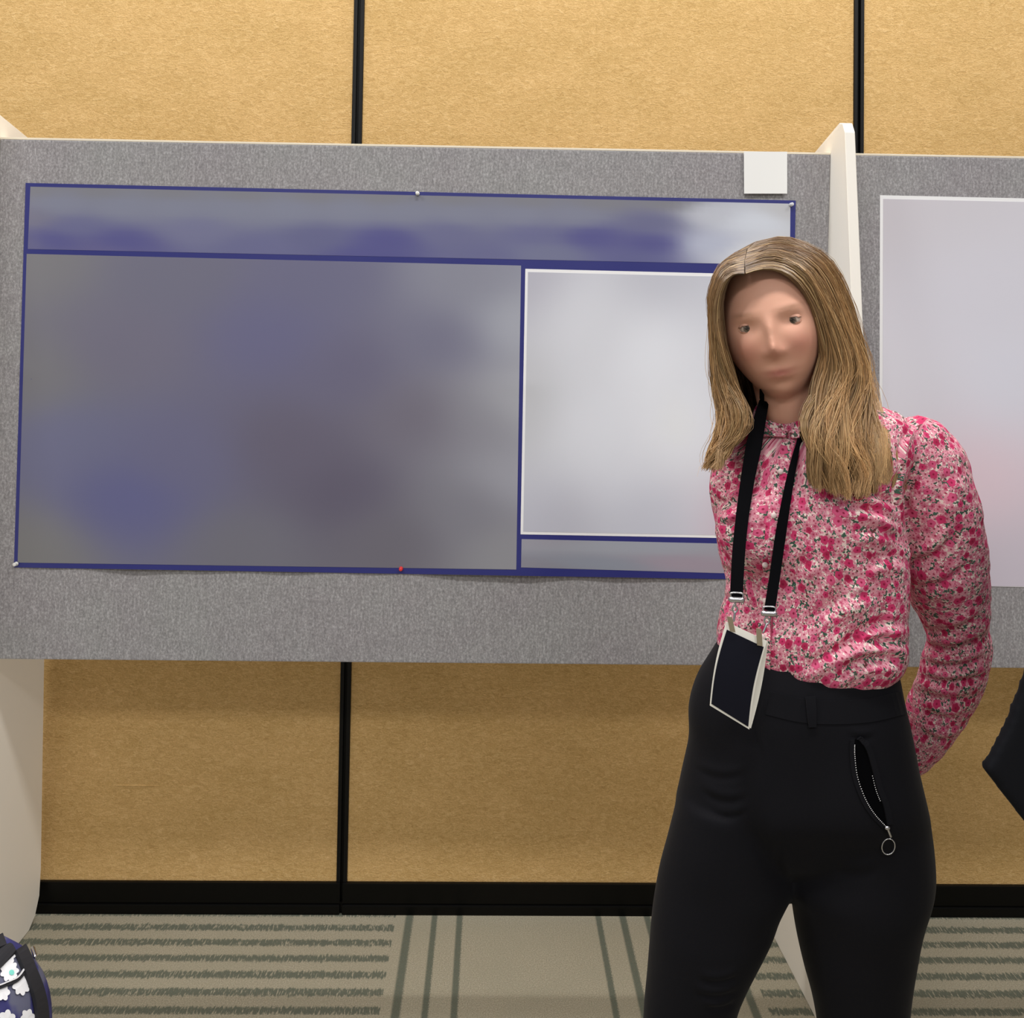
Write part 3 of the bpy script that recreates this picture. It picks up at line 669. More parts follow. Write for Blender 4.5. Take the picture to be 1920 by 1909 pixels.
p, n_ = hit(TR, 1660, 1549, 0.005); q, _ = hit(TR, 1666, 1564, 0.005)
sl = mesh_obj('zip_slider', *merge([ellipsoid(p, (0.0038, 0.0025, 0.0030), 12), tube([p, q], 0.0016, 8)]), M['metal'], trou, True)
c, n_ = hit(TR, 1663, 1583, 0.004); ang = np.linspace(0, 2*np.pi, 40, endpoint=False)
rp_ = [c+Vector((0.0084*math.cos(t)+0.0012*math.sin(t), -0.001*math.cos(t), 0.0105*math.sin(t))) for t in ang]
V = []; Fc = []
for i, t in enumerate(ang):
    o_ = Vector((math.cos(t), 0, math.sin(t)))
    for k in range(6): V.append(tuple(rp_[i]+(o_*math.cos(k*math.pi/3)+Vector((0, 1, 0))*math.sin(k*math.pi/3))*0.0009))
for i in range(40):
    for k in range(6): Fc.append((6*i+k, 6*i+(k+1) % 6, 6*((i+1) % 40)+(k+1) % 6, 6*((i+1) % 40)+k))
mesh_obj('zip_ring', V, Fc, M['metal'], trou, True)

# ---- body: head, neck, torso, arms with hands, legs, feet in one skin
HC = P(1449, 604, 1.437)                       # head centre
tilt, turn, nod = 0.21, 0.34, 0.05             # lean to her right, turned to her right, chin down a little
RM = Matrix.Rotation(-tilt, 3, 'Y') @ Matrix.Rotation(-turn, 3, 'Z') @ Matrix.Rotation(nod, 3, 'X')
RMn = np.array(RM)
def head_mesh(RMn=RMn, HC=HC):
    bm = bmesh.new(); bmesh.ops.create_uvsphere(bm, u_segments=110, v_segments=90, radius=1)
    d = np.array([v.co[:] for v in bm.verts]); Fc = [[v.index for v in f.verts] for f in bm.faces]; bm.free()
    x, y, z = d[:, 0]*0.074, d[:, 1]*0.094, d[:, 2]*0.116
    front = np.clip(-d[:, 1], 0, 1); low = np.clip(-d[:, 2], 0, 1)
    x = x*(1-0.20*low**1.5-0.02*np.clip(d[:, 2], 0, 1))
    x = x*(1+0.04*np.exp(-((z+0.02)/0.04)**2))
    y = np.where(d[:, 1] < 0, y*(0.97-0.10*np.clip(d[:, 2], 0, 1)**2+0.10*low**2), y*(1+0.06*np.clip(d[:, 2], 0, 1)-0.45*low**1.2))
    ff = np.clip((front-0.25)/0.4, 0, 1)
    g = lambda cx, cz, sx, sz: np.exp(-((x-cx)/sx)**2-((z-cz)/sz)**2)
    dy = np.zeros(len(x))
    dy -= 0.0165*g(0, -0.030, 0.0085, 0.012)+0.010*g(0, -0.014, 0.0065, 0.016)+0.006*g(0, 0.004, 0.007, 0.012)      # nose
    dy -= 0.0045*(g(0.012, -0.034, 0.006, 0.006)+g(-0.012, -0.034, 0.006, 0.006))
    dy += 0.0085*(g(0.030, 0.004, 0.016, 0.010)+g(-0.030, 0.004, 0.016, 0.010))                                      # sockets
    dy -= 0.0035*(g(0.030, 0.021, 0.020, 0.007)+g(-0.030, 0.021, 0.020, 0.007))                                      # brow
    dy -= 0.0040*(g(0.038, -0.026, 0.018, 0.016)+g(-0.038, -0.026, 0.018, 0.016))                                    # cheeks
    dy -= 0.0046*g(0, -0.0600, 0.019, 0.0042)+0.0056*g(0, -0.0690, 0.016, 0.0048)                                    # lips
    dy += 0.0028*g(0, -0.0645, 0.020, 0.0018)+0.003*g(0, -0.081, 0.018, 0.006)
    dy -= 0.0060*g(0, -0.098, 0.018, 0.012)                                                                          # chin
    y = y+dy*ff
    L = np.column_stack([x, y, z])
    return L@RMn.T+np.array(HC), Fc, L
hv, hf, _ = head_mesh()
parts = [(hv, hf)]
hp = lambda x, y, z: HC+RM@Vector((x, y, z))
for sg in (-1, 1):                              # ears
    parts.append(tube([hp(sg*0.072, 0.006, 0.018), hp(sg*0.079, 0.012, 0.010), hp(sg*0.078, 0.010, -0.010), hp(sg*0.072, 0.004, -0.030)], [0.006, 0.010, 0.009, 0.005], 12, 14))
neck0 = hp(0, 0.020, -0.055)
parts.append(tube([neck0, P(1484, 745, 1.456), P(1495, 800, 1.468), P(1510, 850, 1.475)], [0.050, 0.051, 0.054, 0.066], 28, 20))
def shrink(rs, k):
    return [r.mean(0)+(r-r.mean(0))*k for r in rs]
parts.append(loft(shrink(densify([ring2(l, r, DP, b*0.88, TH) for l, r, b in tors[:-3]], 40), 0.86)))
parts.append(loft(shrink(densify([ring2(l, r, DP, b*0.9, 0.22) for l, r, b in hips], 30), 0.90)))
for lg, D in ((legR, 1.468), (legL, 1.452)):
    parts.append(loft(densify([ring2((l+12, y), (r-12, y), D, b-0.012, 0.1, 24, 2.1) for y, l, r, b in lg], 40)))
    y, l, r, b = lg[-1]; an = P((l+r)/2, y, D)
    parts.append(tube([an+Vector((0, 0.005, 0.02)), Vector((an.x, an.y+0.010, 0.06)), Vector((an.x, an.y+0.012, 0.035))], [0.036, 0.036, 0.030], 16, 12))
    parts.append(tube([Vector((an.x, an.y+0.03, 0.035)), Vector((an.x, an.y-0.06, 0.035)), Vector((an.x-0.01, an.y-0.15, 0.026))], [0.028, 0.034, 0.024], 16, 14))
for ar, k in ((armL, 0.72), (armR, 0.72)):
    parts.append(rtube([(a, b, D, r*k) for a, b, D, r in ar], 18, 40))
def hand(wrist, along, palm_n, sgn):
    """palm with five fingers rooted in it; along = wrist to knuckles, palm_n = palm normal"""
    al = Vector(along).normalized(); pn = Vector(palm_n).normalized(); sd = al.cross(pn).normalized()*sgn
    out = [tube([wrist, wrist+al*0.02, wrist+al*0.055, wrist+al*0.085], [0.024, 0.025, 0.026, 0.024], 14, 12)]
    out.append(tube([wrist+al*0.05-sd*0.016, wrist+al*0.082-sd*0.022], 0.015, 10)); out.append(tube([wrist+al*0.05+sd*0.016, wrist+al*0.086+sd*0.022], 0.015, 10))
    for o_, ln in ((-0.030, 0.058), (-0.010, 0.074), (0.010, 0.080), (0.030, 0.072)):
        k0 = wrist+al*0.085+sd*o_
        k1 = k0+(al*0.92+pn*0.38).normalized()*ln*0.45; k2 = k1+(al*0.55+pn*0.83).normalized()*ln*0.32; k3 = k2+(al*0.05+pn*1.0).normalized()*ln*0.25
        out.append(tube([k0-al*0.012, k0, k1, k2, k3], [0.0095, 0.0095, 0.0088, 0.0082, 0.0070], 10, 16))
    t0 = wrist+al*0.025+sd*0.024; t1 = t0+(al*0.6+sd*0.75).normalized()*0.034; t2 = t1+(al*0.85+sd*0.2+pn*0.4).normalized()*0.030
    out.append(tube([t0-sd*0.012, t0, t1, t2], [0.013, 0.012, 0.0105, 0.0085], 10, 14))
    return out
wl = P(1690, 1425, 1.645); wr = P(1590, 1405, 1.640)
parts += hand(wl, (-0.9, 0.12, -0.35), (0.0, -0.3, 0.5), 1)
parts += hand(wr+Vector((0, 0.035, 0)), (0.55, 0.12, -0.85), (0.1, -0.9, 0.1), -1)
co, fc, ed = remesh(parts, 0.0032, 2)
L = (co-np.array(HC))@RMn                       # head-local coordinates for colouring
base = np.array(s2l((222, 170, 146))); col = np.tile(base, (len(co), 1))
def tint(cx, cz, sx, sz, rgb, k):
    global col
    g = k*np.exp(-((L[:, 0]-cx)/sx)**2-((L[:, 2]-cz)/sz)**2)*(L[:, 1] < -0.03)*(np.abs(L[:, 0]) < 0.08)*(np.abs(L[:, 2]) < 0.13)
    col = col*(1-g[:, None])+np.array(s2l(rgb))*g[:, None]
tint(0.036, -0.030, 0.022, 0.018, (208, 138, 122), 0.6); tint(-0.036, -0.030, 0.022, 0.018, (208, 138, 122), 0.6); tint(0, -0.036, 0.012, 0.010, (206, 140, 124), 0.45)
tint(0, -0.0648, 0.019, 0.0068, (186, 104, 102), 0.75)
for sg in (-1, 1): tint(sg*0.031, 0.0235, 0.017, 0.0035, (150, 112, 86), 0.65)
body = mesh_obj('body', co, fc, M['skin'], lady, True, col)
BODY = BVHTree.FromPolygons([Vector(v) for v in co], fc)
for sg in (-1, 1):                              # eyes set into the sockets, each with two lids
    h = BODY.ray_cast(hp(sg*0.031, -0.2, 0.004), RM@Vector((0, 1, 0)))
    c = h[0]+RM@Vector((0, 0.0092, 0))
    V, Fc = ellipsoid(c, (0.0118, 0.0118, 0.0118), 32, RMn); LL = (V-np.array(c))@RMn; q = np.hypot(LL[:, 0], LL[:, 2])
    ec = np.tile(np.array(s2l((206, 184, 170))), (len(V), 1)); m_ = LL[:, 1] < 0
    ec[m_ & (q < 0.0058)] = s2l((104, 92, 80)); ec[m_ & (q < 0.0026)] = s2l((44, 36, 32))
    mesh_obj('eye', V, Fc, M['eye'], body, True, ec)
    for up in (1, -1):
        V, Fc = ellipsoid(c, (0.0136, 0.0128, 0.0127), 40, RMn); LL = (V-np.array(c))@RMn
        lim = (0.0030 if up > 0 else -0.0042)-up*0.0026*(LL[:, 0]/0.012)**2
        keep = (LL[:, 2]*up > lim*up) & (LL[:, 1] < 0.004)
        Fc = [f for f in Fc if all(keep[i] for i in f)]; us_ = sorted({i for f in Fc for i in f}); mp = {o_: k for k, o_ in enumerate(us_)}
        V2 = V[us_]; LL2 = LL[us_]; cc_ = np.tile(base*0.92, (len(V2), 1))
        if up > 0: cc_[(LL2[:, 2]-lim[us_]) < 0.0016] = s2l((110, 78, 62))
        mesh_obj('eyelid', V2, [[mp[i] for i in f] for f in Fc], M['skin'], body, True, cc_)
for lg, D in ((legR, 1.468), (legL, 1.452)):    # shoes
    y, l, r, b = lg[-1]; an = P((l+r)/2, y, D)
    rs = []; ang = np.linspace(0, 2*np.pi, 20, endpoint=False)
    for yy, wd, h_ in ((0.070, 0.022, 0.045), (0.060, 0.034, 0.072), (0.02, 0.040, 0.085), (-0.04, 0.043, 0.072), (-0.10, 0.048, 0.058), (-0.155, 0.044, 0.046), (-0.190, 0.026, 0.034)):
        zc = h_/2
        rs.append(np.column_stack([an.x-0.03*max(0, -yy)+wd*np.cos(ang), np.full(20, an.y+yy+0.005), np.maximum(0.001, zc+zc*1.05*np.sin(ang))]))
    mesh_obj('shoe', *loft(rs), M['shoe'], lady, True)

# ---- shirt details
plk = [(1481, 824), (1471, 862), (1458, 925), (1449, 985), (1443, 1060), (1438, 1130), (1433, 1200), (1431, 1272)]
pk_ = strip(SH, plk, 13, 0.0014, 0.0022, 'placket', M['floral'], shirt, 60)
cloth_uv(pk_, np.array([(v.co.x+5, v.co.z) for v in pk_.data.vertices]))
strip(SH, [(x+13, y) for x, y in plk[:-1]], 1.2, 0.0026, 0.002, 'placket_edge', M['seam'], shirt, 60)
for bx, by in ((1464, 885), (1452, 968), (1434, 1056), (1437, 1126), (1432, 1196)):
    p, n_ = hit(SH, bx, by, 0.003)
    bt = mesh_obj('button', *ellipsoid(p, (0.0042, 0.0018, 0.0042), 14), M['button'], shirt, True)
# collar: a stand round the neck and two folded leaves
def collar_leaf(path, wd):
    c_ = strip(SH, path, wd, 0.0075, 0.004, 'collar_leaf', M['floral'], shirt, 24)
    cloth_uv(c_, np.array([(v.co.x+7, v.co.z) for v in c_.data.vertices]))
collar_leaf([(1477, 818), (1456, 810), (1430, 803), (1406, 800), (1390, 802)], [7, 14, 19, 19, 14])
collar_leaf([(1484, 820), (1502, 812), (1526, 800), (1552, 786)], [6, 13, 17, 17])
ang = np.linspace(0, 2*np.pi, 48, endpoint=False); rs = []       # collar stand round the neck
nc = P(1491, 784, 1.463)
for k_, z_ in ((1.0, -0.030), (1.0, 0.006), (0.97, 0.012), (0.93, 0.006), (0.93, -0.03)):
    rs.append(np.column_stack([nc.x+0.062*k_*np.cos(ang), nc.y+0.060*k_*np.sin(ang), nc.z+z_+0.10*np.cos(ang)*0.062+0.030*np.sin(ang)*(z_ > -0.02)-0.008]))
c_ = mesh_obj('collar_stand', *loft(rs, False), M['floral'], shirt, True); cloth_uv(c_, np.array([(math.atan2(v.co.y, v.co.x)*0.06+7, v.co.z) for v in c_.data.vertices]))

# ---- hair
G = [ # guides from the parting to the tips: (px, py, depth); right of the face first, round the back, then left of the face
 [(1398,513,1.345),(1442,500,1.346),(1492,520,1.347),(1526,575,1.356),(1548,640,1.360),(1552,690,1.365),(1526,745,1.362),(1514,800,1.345),(1528,862,1.338),(1532,918,1.340)],
 [(1397,490,1.362),(1450,474,1.355),(1512,500,1.352),(1550,562,1.350),(1578,638,1.360),(1590,700,1.355),(1568,760,1.345),(1560,820,1.332),(1578,872,1.328),(1578,930,1.330)],
 [(1402,468,1.392),(1462,454,1.382),(1538,486,1.378),(1580,556,1.384),(1605,640,1.390),(1618,700,1.385),(1612,760,1.372),(1604,820,1.352),(1624,872,1.345),(1622,922,1.345)],
 [(1417,454,1.432),(1476,446,1.428),(1553,484,1.432),(1592,556,1.440),(1615,640,1.440),(1630,700,1.435),(1642,752,1.415),(1642,810,1.390),(1654,856,1.380),(1652,900,1.378)],
 [(1438,452,1.470),(1488,450,1.480),(1550,490,1.500),(1584,560,1.515),(1603,640,1.520),(1614,700,1.520),(1622,760,1.520),(1624,820,1.528),(1606,880,1.548),(1594,930,1.555)],
 [(1446,458,1.505),(1475,466,1.535),(1506,520,1.555),(1520,590,1.565),(1528,650,1.565),(1534,710,1.562),(1538,770,1.560),(1540,830,1.562),(1538,890,1.572),(1536,950,1.580)],
 [(1440,460,1.512),(1440,474,1.545),(1448,530,1.566),(1455,590,1.572),(1460,650,1.570),(1464,710,1.566),(1468,770,1.564),(1470,830,1.566),(1470,890,1.575),(1470,950,1.582)],
 [(1432,458,1.500),(1410,470,1.530),(1394,530,1.545),(1392,590,1.552),(1394,650,1.552),(1398,710,1.550),(1402,770,1.548),(1404,830,1.550),(1404,890,1.556),(1402,940,1.560)],
 [(1416,454,1.436),(1370,480,1.475),(1344,540,1.485),(1343,600,1.490),(1346,660,1.490),(1352,715,1.488),(1360,765,1.485),(1362,810,1.485),(1358,850,1.488),(1352,890,1.492)],
 [(1400,468,1.394),(1350,494,1.412),(1327,552,1.418),(1331,612,1.425),(1335,668,1.425),(1338,716,1.424),(1348,764,1.415),(1345,806,1.408),(1334,842,1.404),(1330,878,1.402)],
 [(1395,490,1.364),(1354,502,1.366),(1333,552,1.376),(1336,606,1.386),(1340,660,1.388),(1348,708,1.390),(1364,756,1.384),(1366,800,1.378),(1350,838,1.374),(1338,876,1.374)],
 [(1395,513,1.345),(1366,514,1.353),(1345,556,1.364),(1343,606,1.372),(1348,658,1.378),(1362,706,1.382),(1386,748,1.380),(1396,788,1.374),(1378,828,1.372),(1362,862,1.374)],
]
NP = 26
GU = np.array([catmull([tuple(P(*q)) for q in g], NP) for g in G])          # guides x points x 3
def g_at(u):
    i = int(min(max(u, 0), len(G)-1.001)); t = u-i
    t = t*t*(3-2*t)*0.4+t*0.6
    return GU[i]*(1-t)+GU[i+1]*t
cen = np.array(HC)+np.array([0.01, 0.02, 0.0])
def push_out(pts, gap):
    for bv in (BODY, SH):
        for i, p in enumerate(pts):
            if i == 0: continue
            v = Vector(p); h = bv.find_nearest(v, 0.06)
            if h[0] is None: continue
            if (v-h[0]).dot(h[1]) < gap: pts[i] = np.array(h[0]+h[1]*gap)
    return pts
def relax(p):
    for _ in range(3): p[1:-1] = 0.5*p[1:-1]+0.25*(p[:-2]+p[2:])
    return p
HV, HF, HCOL = [], [], []
def add_strand(pts, r0, colr, tipk=0.35):
    T = np.gradient(pts, axis=0); T /= np.linalg.norm(T, axis=1)[:, None]+1e-9
    vw = np.array(CAM)-pts; vw /= np.linalg.norm(vw, axis=1)[:, None]
    a = np.cross(T, vw); a /= np.linalg.norm(a, axis=1)[:, None]+1e-9; b = np.cross(a, T)
    n = len(pts); s0 = sum(len(x) for x in HV)
    t = np.linspace(0, 1, n); r = r0*(1-(1-tipk)*np.clip((t-0.6)/0.4, 0, 1)**1.5)
    ring = np.stack([pts+r[:, None]*(a*math.cos(k)+b*math.sin(k)) for k in (0.52, 2.62, 4.71)], 1).reshape(-1, 3)
    HV.append(ring)
    for i in range(n-1):
        for k in range(3):
            k2 = (k+1) % 3; HF.append((s0+3*i+k, s0+3*i+k2, s0+3*i+3+k2, s0+3*i+3+k))
    c = np.repeat(colr, 3, axis=0); HCOL.append(c)
TT = np.linspace(0, 1, NP)
root = np.array(s2l((98, 72, 48))); mid = np.array(s2l((152, 117, 76))); tipc = np.array(s2l((192, 152, 106))); lightc = np.array(s2l((222, 188, 136)))
clumps = {}
def strand(u, layer, wav, jit, r0, fly=False):
    c_id = round(u*8)/8
    if c_id not in clumps:
        clumps[c_id] = (RNG.uniform(0, 6.28), RNG.uniform(0.75, 1.3), RNG.normal(0, 1, 3), RNG.uniform(0.68, 1.28), RNG.uniform(-0.6, 0.6))
    ph, fq, off, lum, ltip = clumps[c_id]
    k = 0.68*TT[:, None]**1.1 if not fly else 0.2*TT[:, None]
    uc = np.clip(c_id, 0, len(G)-1.001)
    pts = g_at(u)*(1-k)+g_at(uc)*k
    # deeper layers sit closer to the head
    inw = cen-pts; inw[:, 2] *= 0.25; inw /= np.linalg.norm(inw, axis=1)[:, None]
    pts = pts+inw*(layer*0.016*np.clip(TT*4, 0.15, 1))[:, None]
    side = np.cross(np.gradient(pts, axis=0), inw); side /= np.linalg.norm(side, axis=1)[:, None]+1e-9
    amp = wav*np.clip((TT-0.28)/0.5, 0, 1)
    pts = pts+side*(amp*np.sin(ph+fq*TT*17))[:, None]-inw*(0.7*amp*np.cos(ph*1.3+fq*TT*13))[:, None]
    jn = RNG.normal(0, 1, (5, 3)); pts = pts+catmull(jn, NP)*(jit*np.clip(TT*1.6, 0.08, 1))[:, None]
    ex = 1+0.05*(RNG.uniform(-1, 1)+ltip)
    n_end = 0.10*ex-0.10
    pts = pts+(pts[-1]-pts[-4])[None, :]*(np.clip((TT-0.8)/0.2, 0, 1)*(n_end*8))[:, None]
    lf = 1.0
    if 3.2 < u < 4.05: lf = 0.74
    if 8.0 < u < 8.95: lf = 0.80
    if lf < 1: pts = np.column_stack([np.interp(TT*lf, TT, pts[:, a_]) for a_ in range(3)])
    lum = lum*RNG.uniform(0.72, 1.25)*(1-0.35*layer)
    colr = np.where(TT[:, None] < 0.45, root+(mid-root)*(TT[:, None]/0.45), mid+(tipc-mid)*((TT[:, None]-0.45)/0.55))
    if RNG.random() < 0.22: colr = colr*0.5+lightc*0.5
    return pts, np.clip(colr*lum, 0, 1)
us = []
for _ in range(5200):
    x = RNG.random()
    if x < 0.56: u = RNG.uniform(0, 4.0)
    elif x < 0.70: u = RNG.uniform(4.0, 8.0)
    else: u = RNG.uniform(8.0, 11.0)
    us.append(u)
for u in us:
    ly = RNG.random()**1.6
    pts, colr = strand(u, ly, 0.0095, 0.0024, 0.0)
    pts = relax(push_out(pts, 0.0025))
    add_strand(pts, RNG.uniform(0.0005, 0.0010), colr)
for _ in range(280):                            # stray hairs
    u = RNG.choice([RNG.uniform(0.5, 4.2), RNG.uniform(8.2, 11.0)], p=[0.8, 0.2])
    pts, colr = strand(u, 0.0, 0.008, 0.007, 0.0, True)
    add_strand(pts, 0.00028, np.clip(colr*1.25, 0, 1))
# under-layer so that no gap shows between the strands
nu = 100; n0 = sum(len(x) for x in HV); sheetp = []
for i in range(nu):
    p = g_at(i*(len(G)-1.001)/(nu-1)).copy(); inw = cen-p; inw[:, 2] *= 0.25; inw /= np.linalg.norm(inw, axis=1)[:, None]
    p = p+inw*(0.010*np.clip(TT*5, 0.2, 1))[:, None]; p = push_out(p, 0.0015)
    sheetp.append(p[:24])
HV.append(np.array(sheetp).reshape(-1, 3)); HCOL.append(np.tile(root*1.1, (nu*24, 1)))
for i in range(nu-1):
    for k in range(23): HF.append((n0+i*24+k, n0+i*24+k+1, n0+(i+1)*24+k+1, n0+(i+1)*24+k))
HVa = np.concatenate(HV); HCa = np.concatenate(HCOL)
mesh_obj('hair', HVa, HF, M['hair'], lady, True, HCa)
print('hair faces', len(HF))

# ------------------------------------------------------------------ lanyard with badge
lo = P(1385, 1245, 1.33)
lan = empty('badge_lanyard', lo); tag(lan, 'black lanyard with dark badge in a white pouch hanging on the woman', 'lanyard')
ALL = SH
s1 = strip(ALL, [(1433, 752), (1424, 790), (1414, 835), (1402, 900), (1392, 970), (1385, 1040), (1381, 1120)], [9, 12, 15, 13, 12, 12, 12], 0.011, 0.0014, 'strap', M['lany'], lan, 40, 6)
s2 = strip(ALL, [(1499, 822), (1490, 862), (1478, 920), (1464, 1003), (1452, 1087), (1443, 1145)], [3, 6, 8, 10, 10, 10], 0.010, 0.0014, 'strap', M['lany'], lan, 40, 6)
# strap round the back of the neck
nb = [P(1433, 752, 1.398), P(1424, 735, 1.43), P(1432, 728, 1.47), P(1470, 722, 1.525), P(1520, 735, 1.53), P(1560, 745, 1.49), P(1560, 762, 1.44), P(1535, 785, 1.40), P(1499, 822, 1.372)]
pts = catmull([tuple(p) for p in nb], 40); V = []; Fc = []
for p in pts: V += [(p[0], p[1], p[2]+0.009), (p[0], p[1], p[2]-0.009)]
for i in range(39): Fc.append((2*i, 2*i+1, 2*i+3, 2*i+2))
mesh_obj('neck_strap', V, Fc, M['lany'], lan)
BD = 1.322
def seg_tube(pp, r, name, mat, parent, n=8): return mesh_obj(name, *tube([P(*q) for q in pp], r, n, max(8, len(pp)*5)), mat, parent, True)
for (sx, sy, hx, hy, tx, ty, bx, by) in ((1381, 1120, 1378, 1142, 1368, 1160, 1374, 1184), (1442, 1146, 1438, 1164, 1423, 1182, 1425, 1210)):
    D0 = BD+0.012
    cl = mesh_obj('clip', *merge([tube([P(sx-10, sy+4, D0), P(sx+10, sy+5, D0)], 0.0042, 10, 8), tube([P(sx-9, sy+3, D0), P(sx-10, sy-8, D0), P(sx+11, sy-7, D0), P(sx+11, sy+4, D0)], 0.0012, 8, 16)]), M['metal'], lan, True)
    seg_tube([(sx, sy+4, D0), (hx, hy-8, D0), (hx+5, hy, D0), (hx, hy+7, D0), (hx-5, hy, D0), (hx-1, hy-8, D0)], 0.0013, 'hook', M['metal'], cl)
    seg_tube([(hx, hy+6, D0), (tx+8, ty+4, D0-0.002)], 0.0016, 'pin', M['metal'], cl)
    V, Fc = thick_patch(lambda u, v: tuple(P(tx-5+10*u+(bx-tx)*v, ty-4+(by-ty+4)*v+2*u, BD-0.012+0.002*v)), 2, 6, 0.0016)
    mesh_obj('strap_tab', V, Fc, M['tab'], lan)
def leaf(c, bul, D0, D1, d_edge=0.0):
    def fn(u, v):
        x, y = quad(c, u, v); b_ = math.sin(math.pi*u)*0.5+0.5*math.sin(math.pi*v)
        x = x-bul*math.sin(math.pi*v)*(0.7)
        return tuple(P(x, y, D0+(D1-D0)*v+d_edge*u*math.sin(math.pi*min(1, v*0.9))-0.004*b_))
    return fn
V, Fc = thick_patch(leaf([(1363, 1167), (1440, 1203), (1408, 1366), (1334, 1322)], -6, BD+0.003, BD+0.006, 0.010), 12, 16, 0.0012)
mesh_obj('pouch_back', V, Fc, M['pouch'], lan, True)
V, Fc = thick_patch(leaf([(1362, 1166), (1438, 1202), (1405, 1368), (1331, 1323)], 7, BD-0.004, BD+0.000), 12, 16, 0.0012)
mesh_obj('pouch_front', V, Fc, M['pouch'], lan, True)
V, Fc = thick_patch(leaf([(1363, 1181), (1432, 1213.5), (1403, 1363), (1334, 1320)], 7, BD-0.0052, BD-0.0014), 12, 16, 0.0006)
mesh_obj('badge_insert', V, Fc, M['insert'], lan, True)

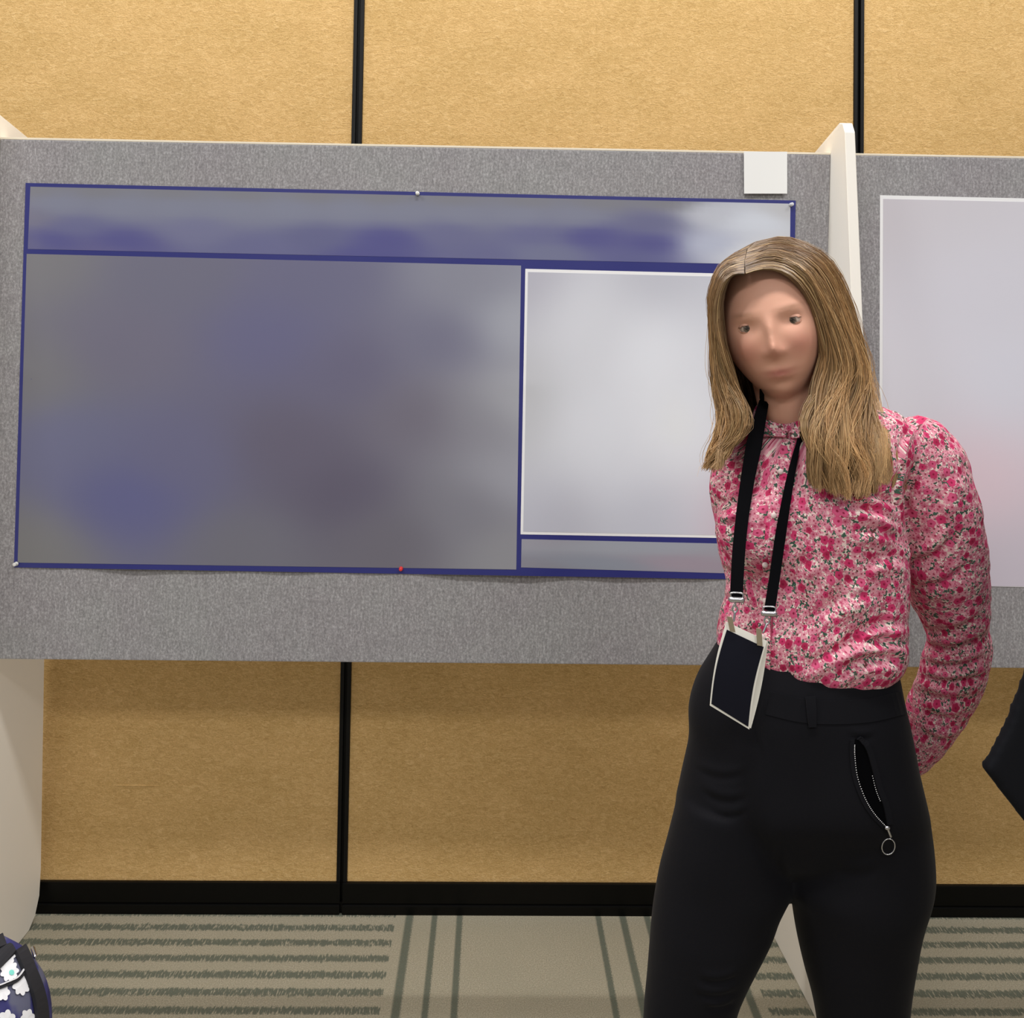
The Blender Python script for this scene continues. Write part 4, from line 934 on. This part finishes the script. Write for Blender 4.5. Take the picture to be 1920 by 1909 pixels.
# ------------------------------------------------------------------ person at the right edge, in a black jacket
def bystander():
    D = 1.25; sc = F/D; cx = 2385
    f0 = P(cx, 2400, D); f0.z = 0
    e = empty('person', f0); tag(e, 'person in black jacket and trousers cut off by the right edge of the photograph', 'person')
    X, Y = f0.x, D
    R = lambda z, a, b, dx=0, dy=0: np.column_stack([X+dx+a*np.cos(np.linspace(0, 2*np.pi, 36, endpoint=False)), Y+dy+b*np.sin(np.linspace(0, 2*np.pi, 36, endpoint=False)), np.full(36, z)])
    zc = P(1842, 1440, D).z
    tz = [R(z, a, b) for z, a, b in ((zc-0.10, 0.215, 0.15), (zc, 0.212, 0.145), (zc+0.12, 0.198, 0.13), (zc+0.25, 0.20, 0.125), (zc+0.40, 0.205, 0.125), (zc+0.48, 0.18, 0.105), (zc+0.53, 0.09, 0.08))]
    parts = [loft(densify(tz, 30))]
    for sg in (-1, 1):
        parts.append(tube([(X+sg*0.17, Y, zc+0.45), (X+sg*0.23, Y+0.03, zc+0.20), (X+sg*0.24, Y+0.02, zc-0.02), (X+sg*0.22, Y-0.10, zc-0.08)] if sg > 0 else [(X-0.16, Y, zc+0.45), (X-0.19, Y+0.06, zc+0.22), (X-0.17, Y+0.10, zc+0.02), (X-0.13, Y+0.16, zc-0.06)], [0.062, 0.055, 0.048, 0.042], 18, 26))
    # open front corner of the jacket swinging out
    a = [P(1965, 1180, D), P(1927, 1250, D), P(1886, 1365, D), P(1843, 1440, D), P(1880, 1488, D), P(1925, 1546, D), P(2060, 1640, D), P(2140, 1600, D), P(2140, 1300, D)]
    n = len(a); V = [tuple(p+Vector((0, -0.010, 0))) for p in a]+[tuple(p+Vector((0, 0.010, 0))) for p in a]
    parts.append((V, [tuple(range(n)), tuple(range(2*n-1, n-1, -1))]+[(i, i+n, (i+1) % n+n, (i+1) % n) for i in range(n)]))
    co, fc, ed = remesh(parts, 0.006, 1)
    mesh_obj('jacket', co, fc, M['jacket'], e, True)
    parts = [loft(densify([R(z, a, b) for z, a, b in ((zc-0.22, 0.15, 0.10), (zc-0.1, 0.17, 0.115), (zc, 0.165, 0.11), (zc+0.06, 0.15, 0.10))], 14))]
    for sg in (-1, 1): parts.append(tube([(X+sg*0.085, Y, zc-0.08), (X+sg*0.09, Y, zc-0.30), (X+sg*0.095, Y, 0.45), (X+sg*0.10, Y+0.01, 0.09)], [0.09, 0.082, 0.062, 0.050], 20, 30))
    co, fc, ed = remesh(parts, 0.007, 2)
    mesh_obj('trousers', co, fc, M['trouser'], e, True)
    hz = zc+0.53
    hc = Vector((X-0.02, Y-0.01, hz+0.165)); HR = Matrix.Rotation(-0.9, 3, 'Z')
    h_v, h_f, _ = head_mesh(np.array(HR), hc)
    parts = [(h_v, h_f), tube([(X, Y+0.01, hz-0.06), (X-0.005, Y+0.005, hz+0.10)], 0.055, 18)]
    for sg in (-1, 1): parts.append(ellipsoid(hc+HR@Vector((sg*0.076, 0.008, -0.005)), (0.016, 0.012, 0.030), 14))
    for sg, w0 in ((1, Vector((X+0.22, Y-0.10, zc-0.08))), (-1, Vector((X-0.13, Y+0.16, zc-0.06)))): parts += hand(w0, (0.0, -0.5 if sg > 0 else 0.3, -0.8), (-sg*0.9, 0, 0.2), sg)
    for sg in (-1, 1): parts.append(tube([(X+sg*0.10, Y+0.01, 0.20), (X+sg*0.10, Y+0.01, 0.07), (X+sg*0.10, Y-0.06, 0.04)], [0.036, 0.036, 0.03], 14, 12))
    parts.append(loft(densify([R(z, 0.14, 0.09) for z in (zc-0.1, zc+0.1, zc+0.3, zc+0.45)], 8)))
    parts.append(tube([(X+0.10, Y, zc+0.43), (X+0.17, Y, zc+0.45), (X+0.23, Y+0.03, zc+0.20), (X+0.24, Y+0.02, zc-0.02), (X+0.22, Y-0.10, zc-0.08)], 0.03, 14, 24))
    parts.append(tube([(X-0.10, Y, zc+0.43), (X-0.16, Y, zc+0.45), (X-0.19, Y+0.06, zc+0.22), (X-0.17, Y+0.10, zc+0.02), (X-0.13, Y+0.16, zc-0.06)], 0.03, 14, 24))
    for sg in (-1, 1): parts.append(tube([(X+sg*0.07, Y, zc-0.06), (X+sg*0.09, Y, zc-0.30), (X+sg*0.095, Y, 0.45), (X+sg*0.10, Y+0.01, 0.15)], [0.06, 0.055, 0.045, 0.036], 16, 24))
    co, fc, ed = remesh(parts, 0.005, 2)
    mesh_obj('body', co, fc, M['skin'], e, True, np.tile(np.array(s2l((205, 160, 138))), (len(co), 1)))
    V, Fc = ellipsoid((0, 0.010, 0.012), (0.080, 0.098, 0.114), 40)
    V = np.array([v if not (v[1] < 0.0 and v[2] < 0.062-0.25*v[1]*0) and v[2] > -0.055 else (v[0]*0.75, max(v[1], 0.0)*0.75+0.01, max(v[2], -0.055)) for v in V])
    V = V@np.array(HR).T+np.array(hc)
    mesh_obj('hair', V, Fc, M['hair'], e, True, np.tile(root*0.5, (len(V), 1)))
    for sg in (-1, 1):
        ang = np.linspace(0, 2*np.pi, 18, endpoint=False)
        rs = [np.column_stack([X+sg*0.10+wd*np.cos(ang), np.full(18, Y+yy), np.maximum(0.001, h_/2+h_*0.52*np.sin(ang))]) for yy, wd, h_ in ((0.08, 0.024, 0.05), (0.05, 0.040, 0.09), (-0.04, 0.044, 0.08), (-0.13, 0.050, 0.055), (-0.19, 0.030, 0.036))]
        mesh_obj('shoe', *loft(rs), M['shoe'], e, True)
bystander()
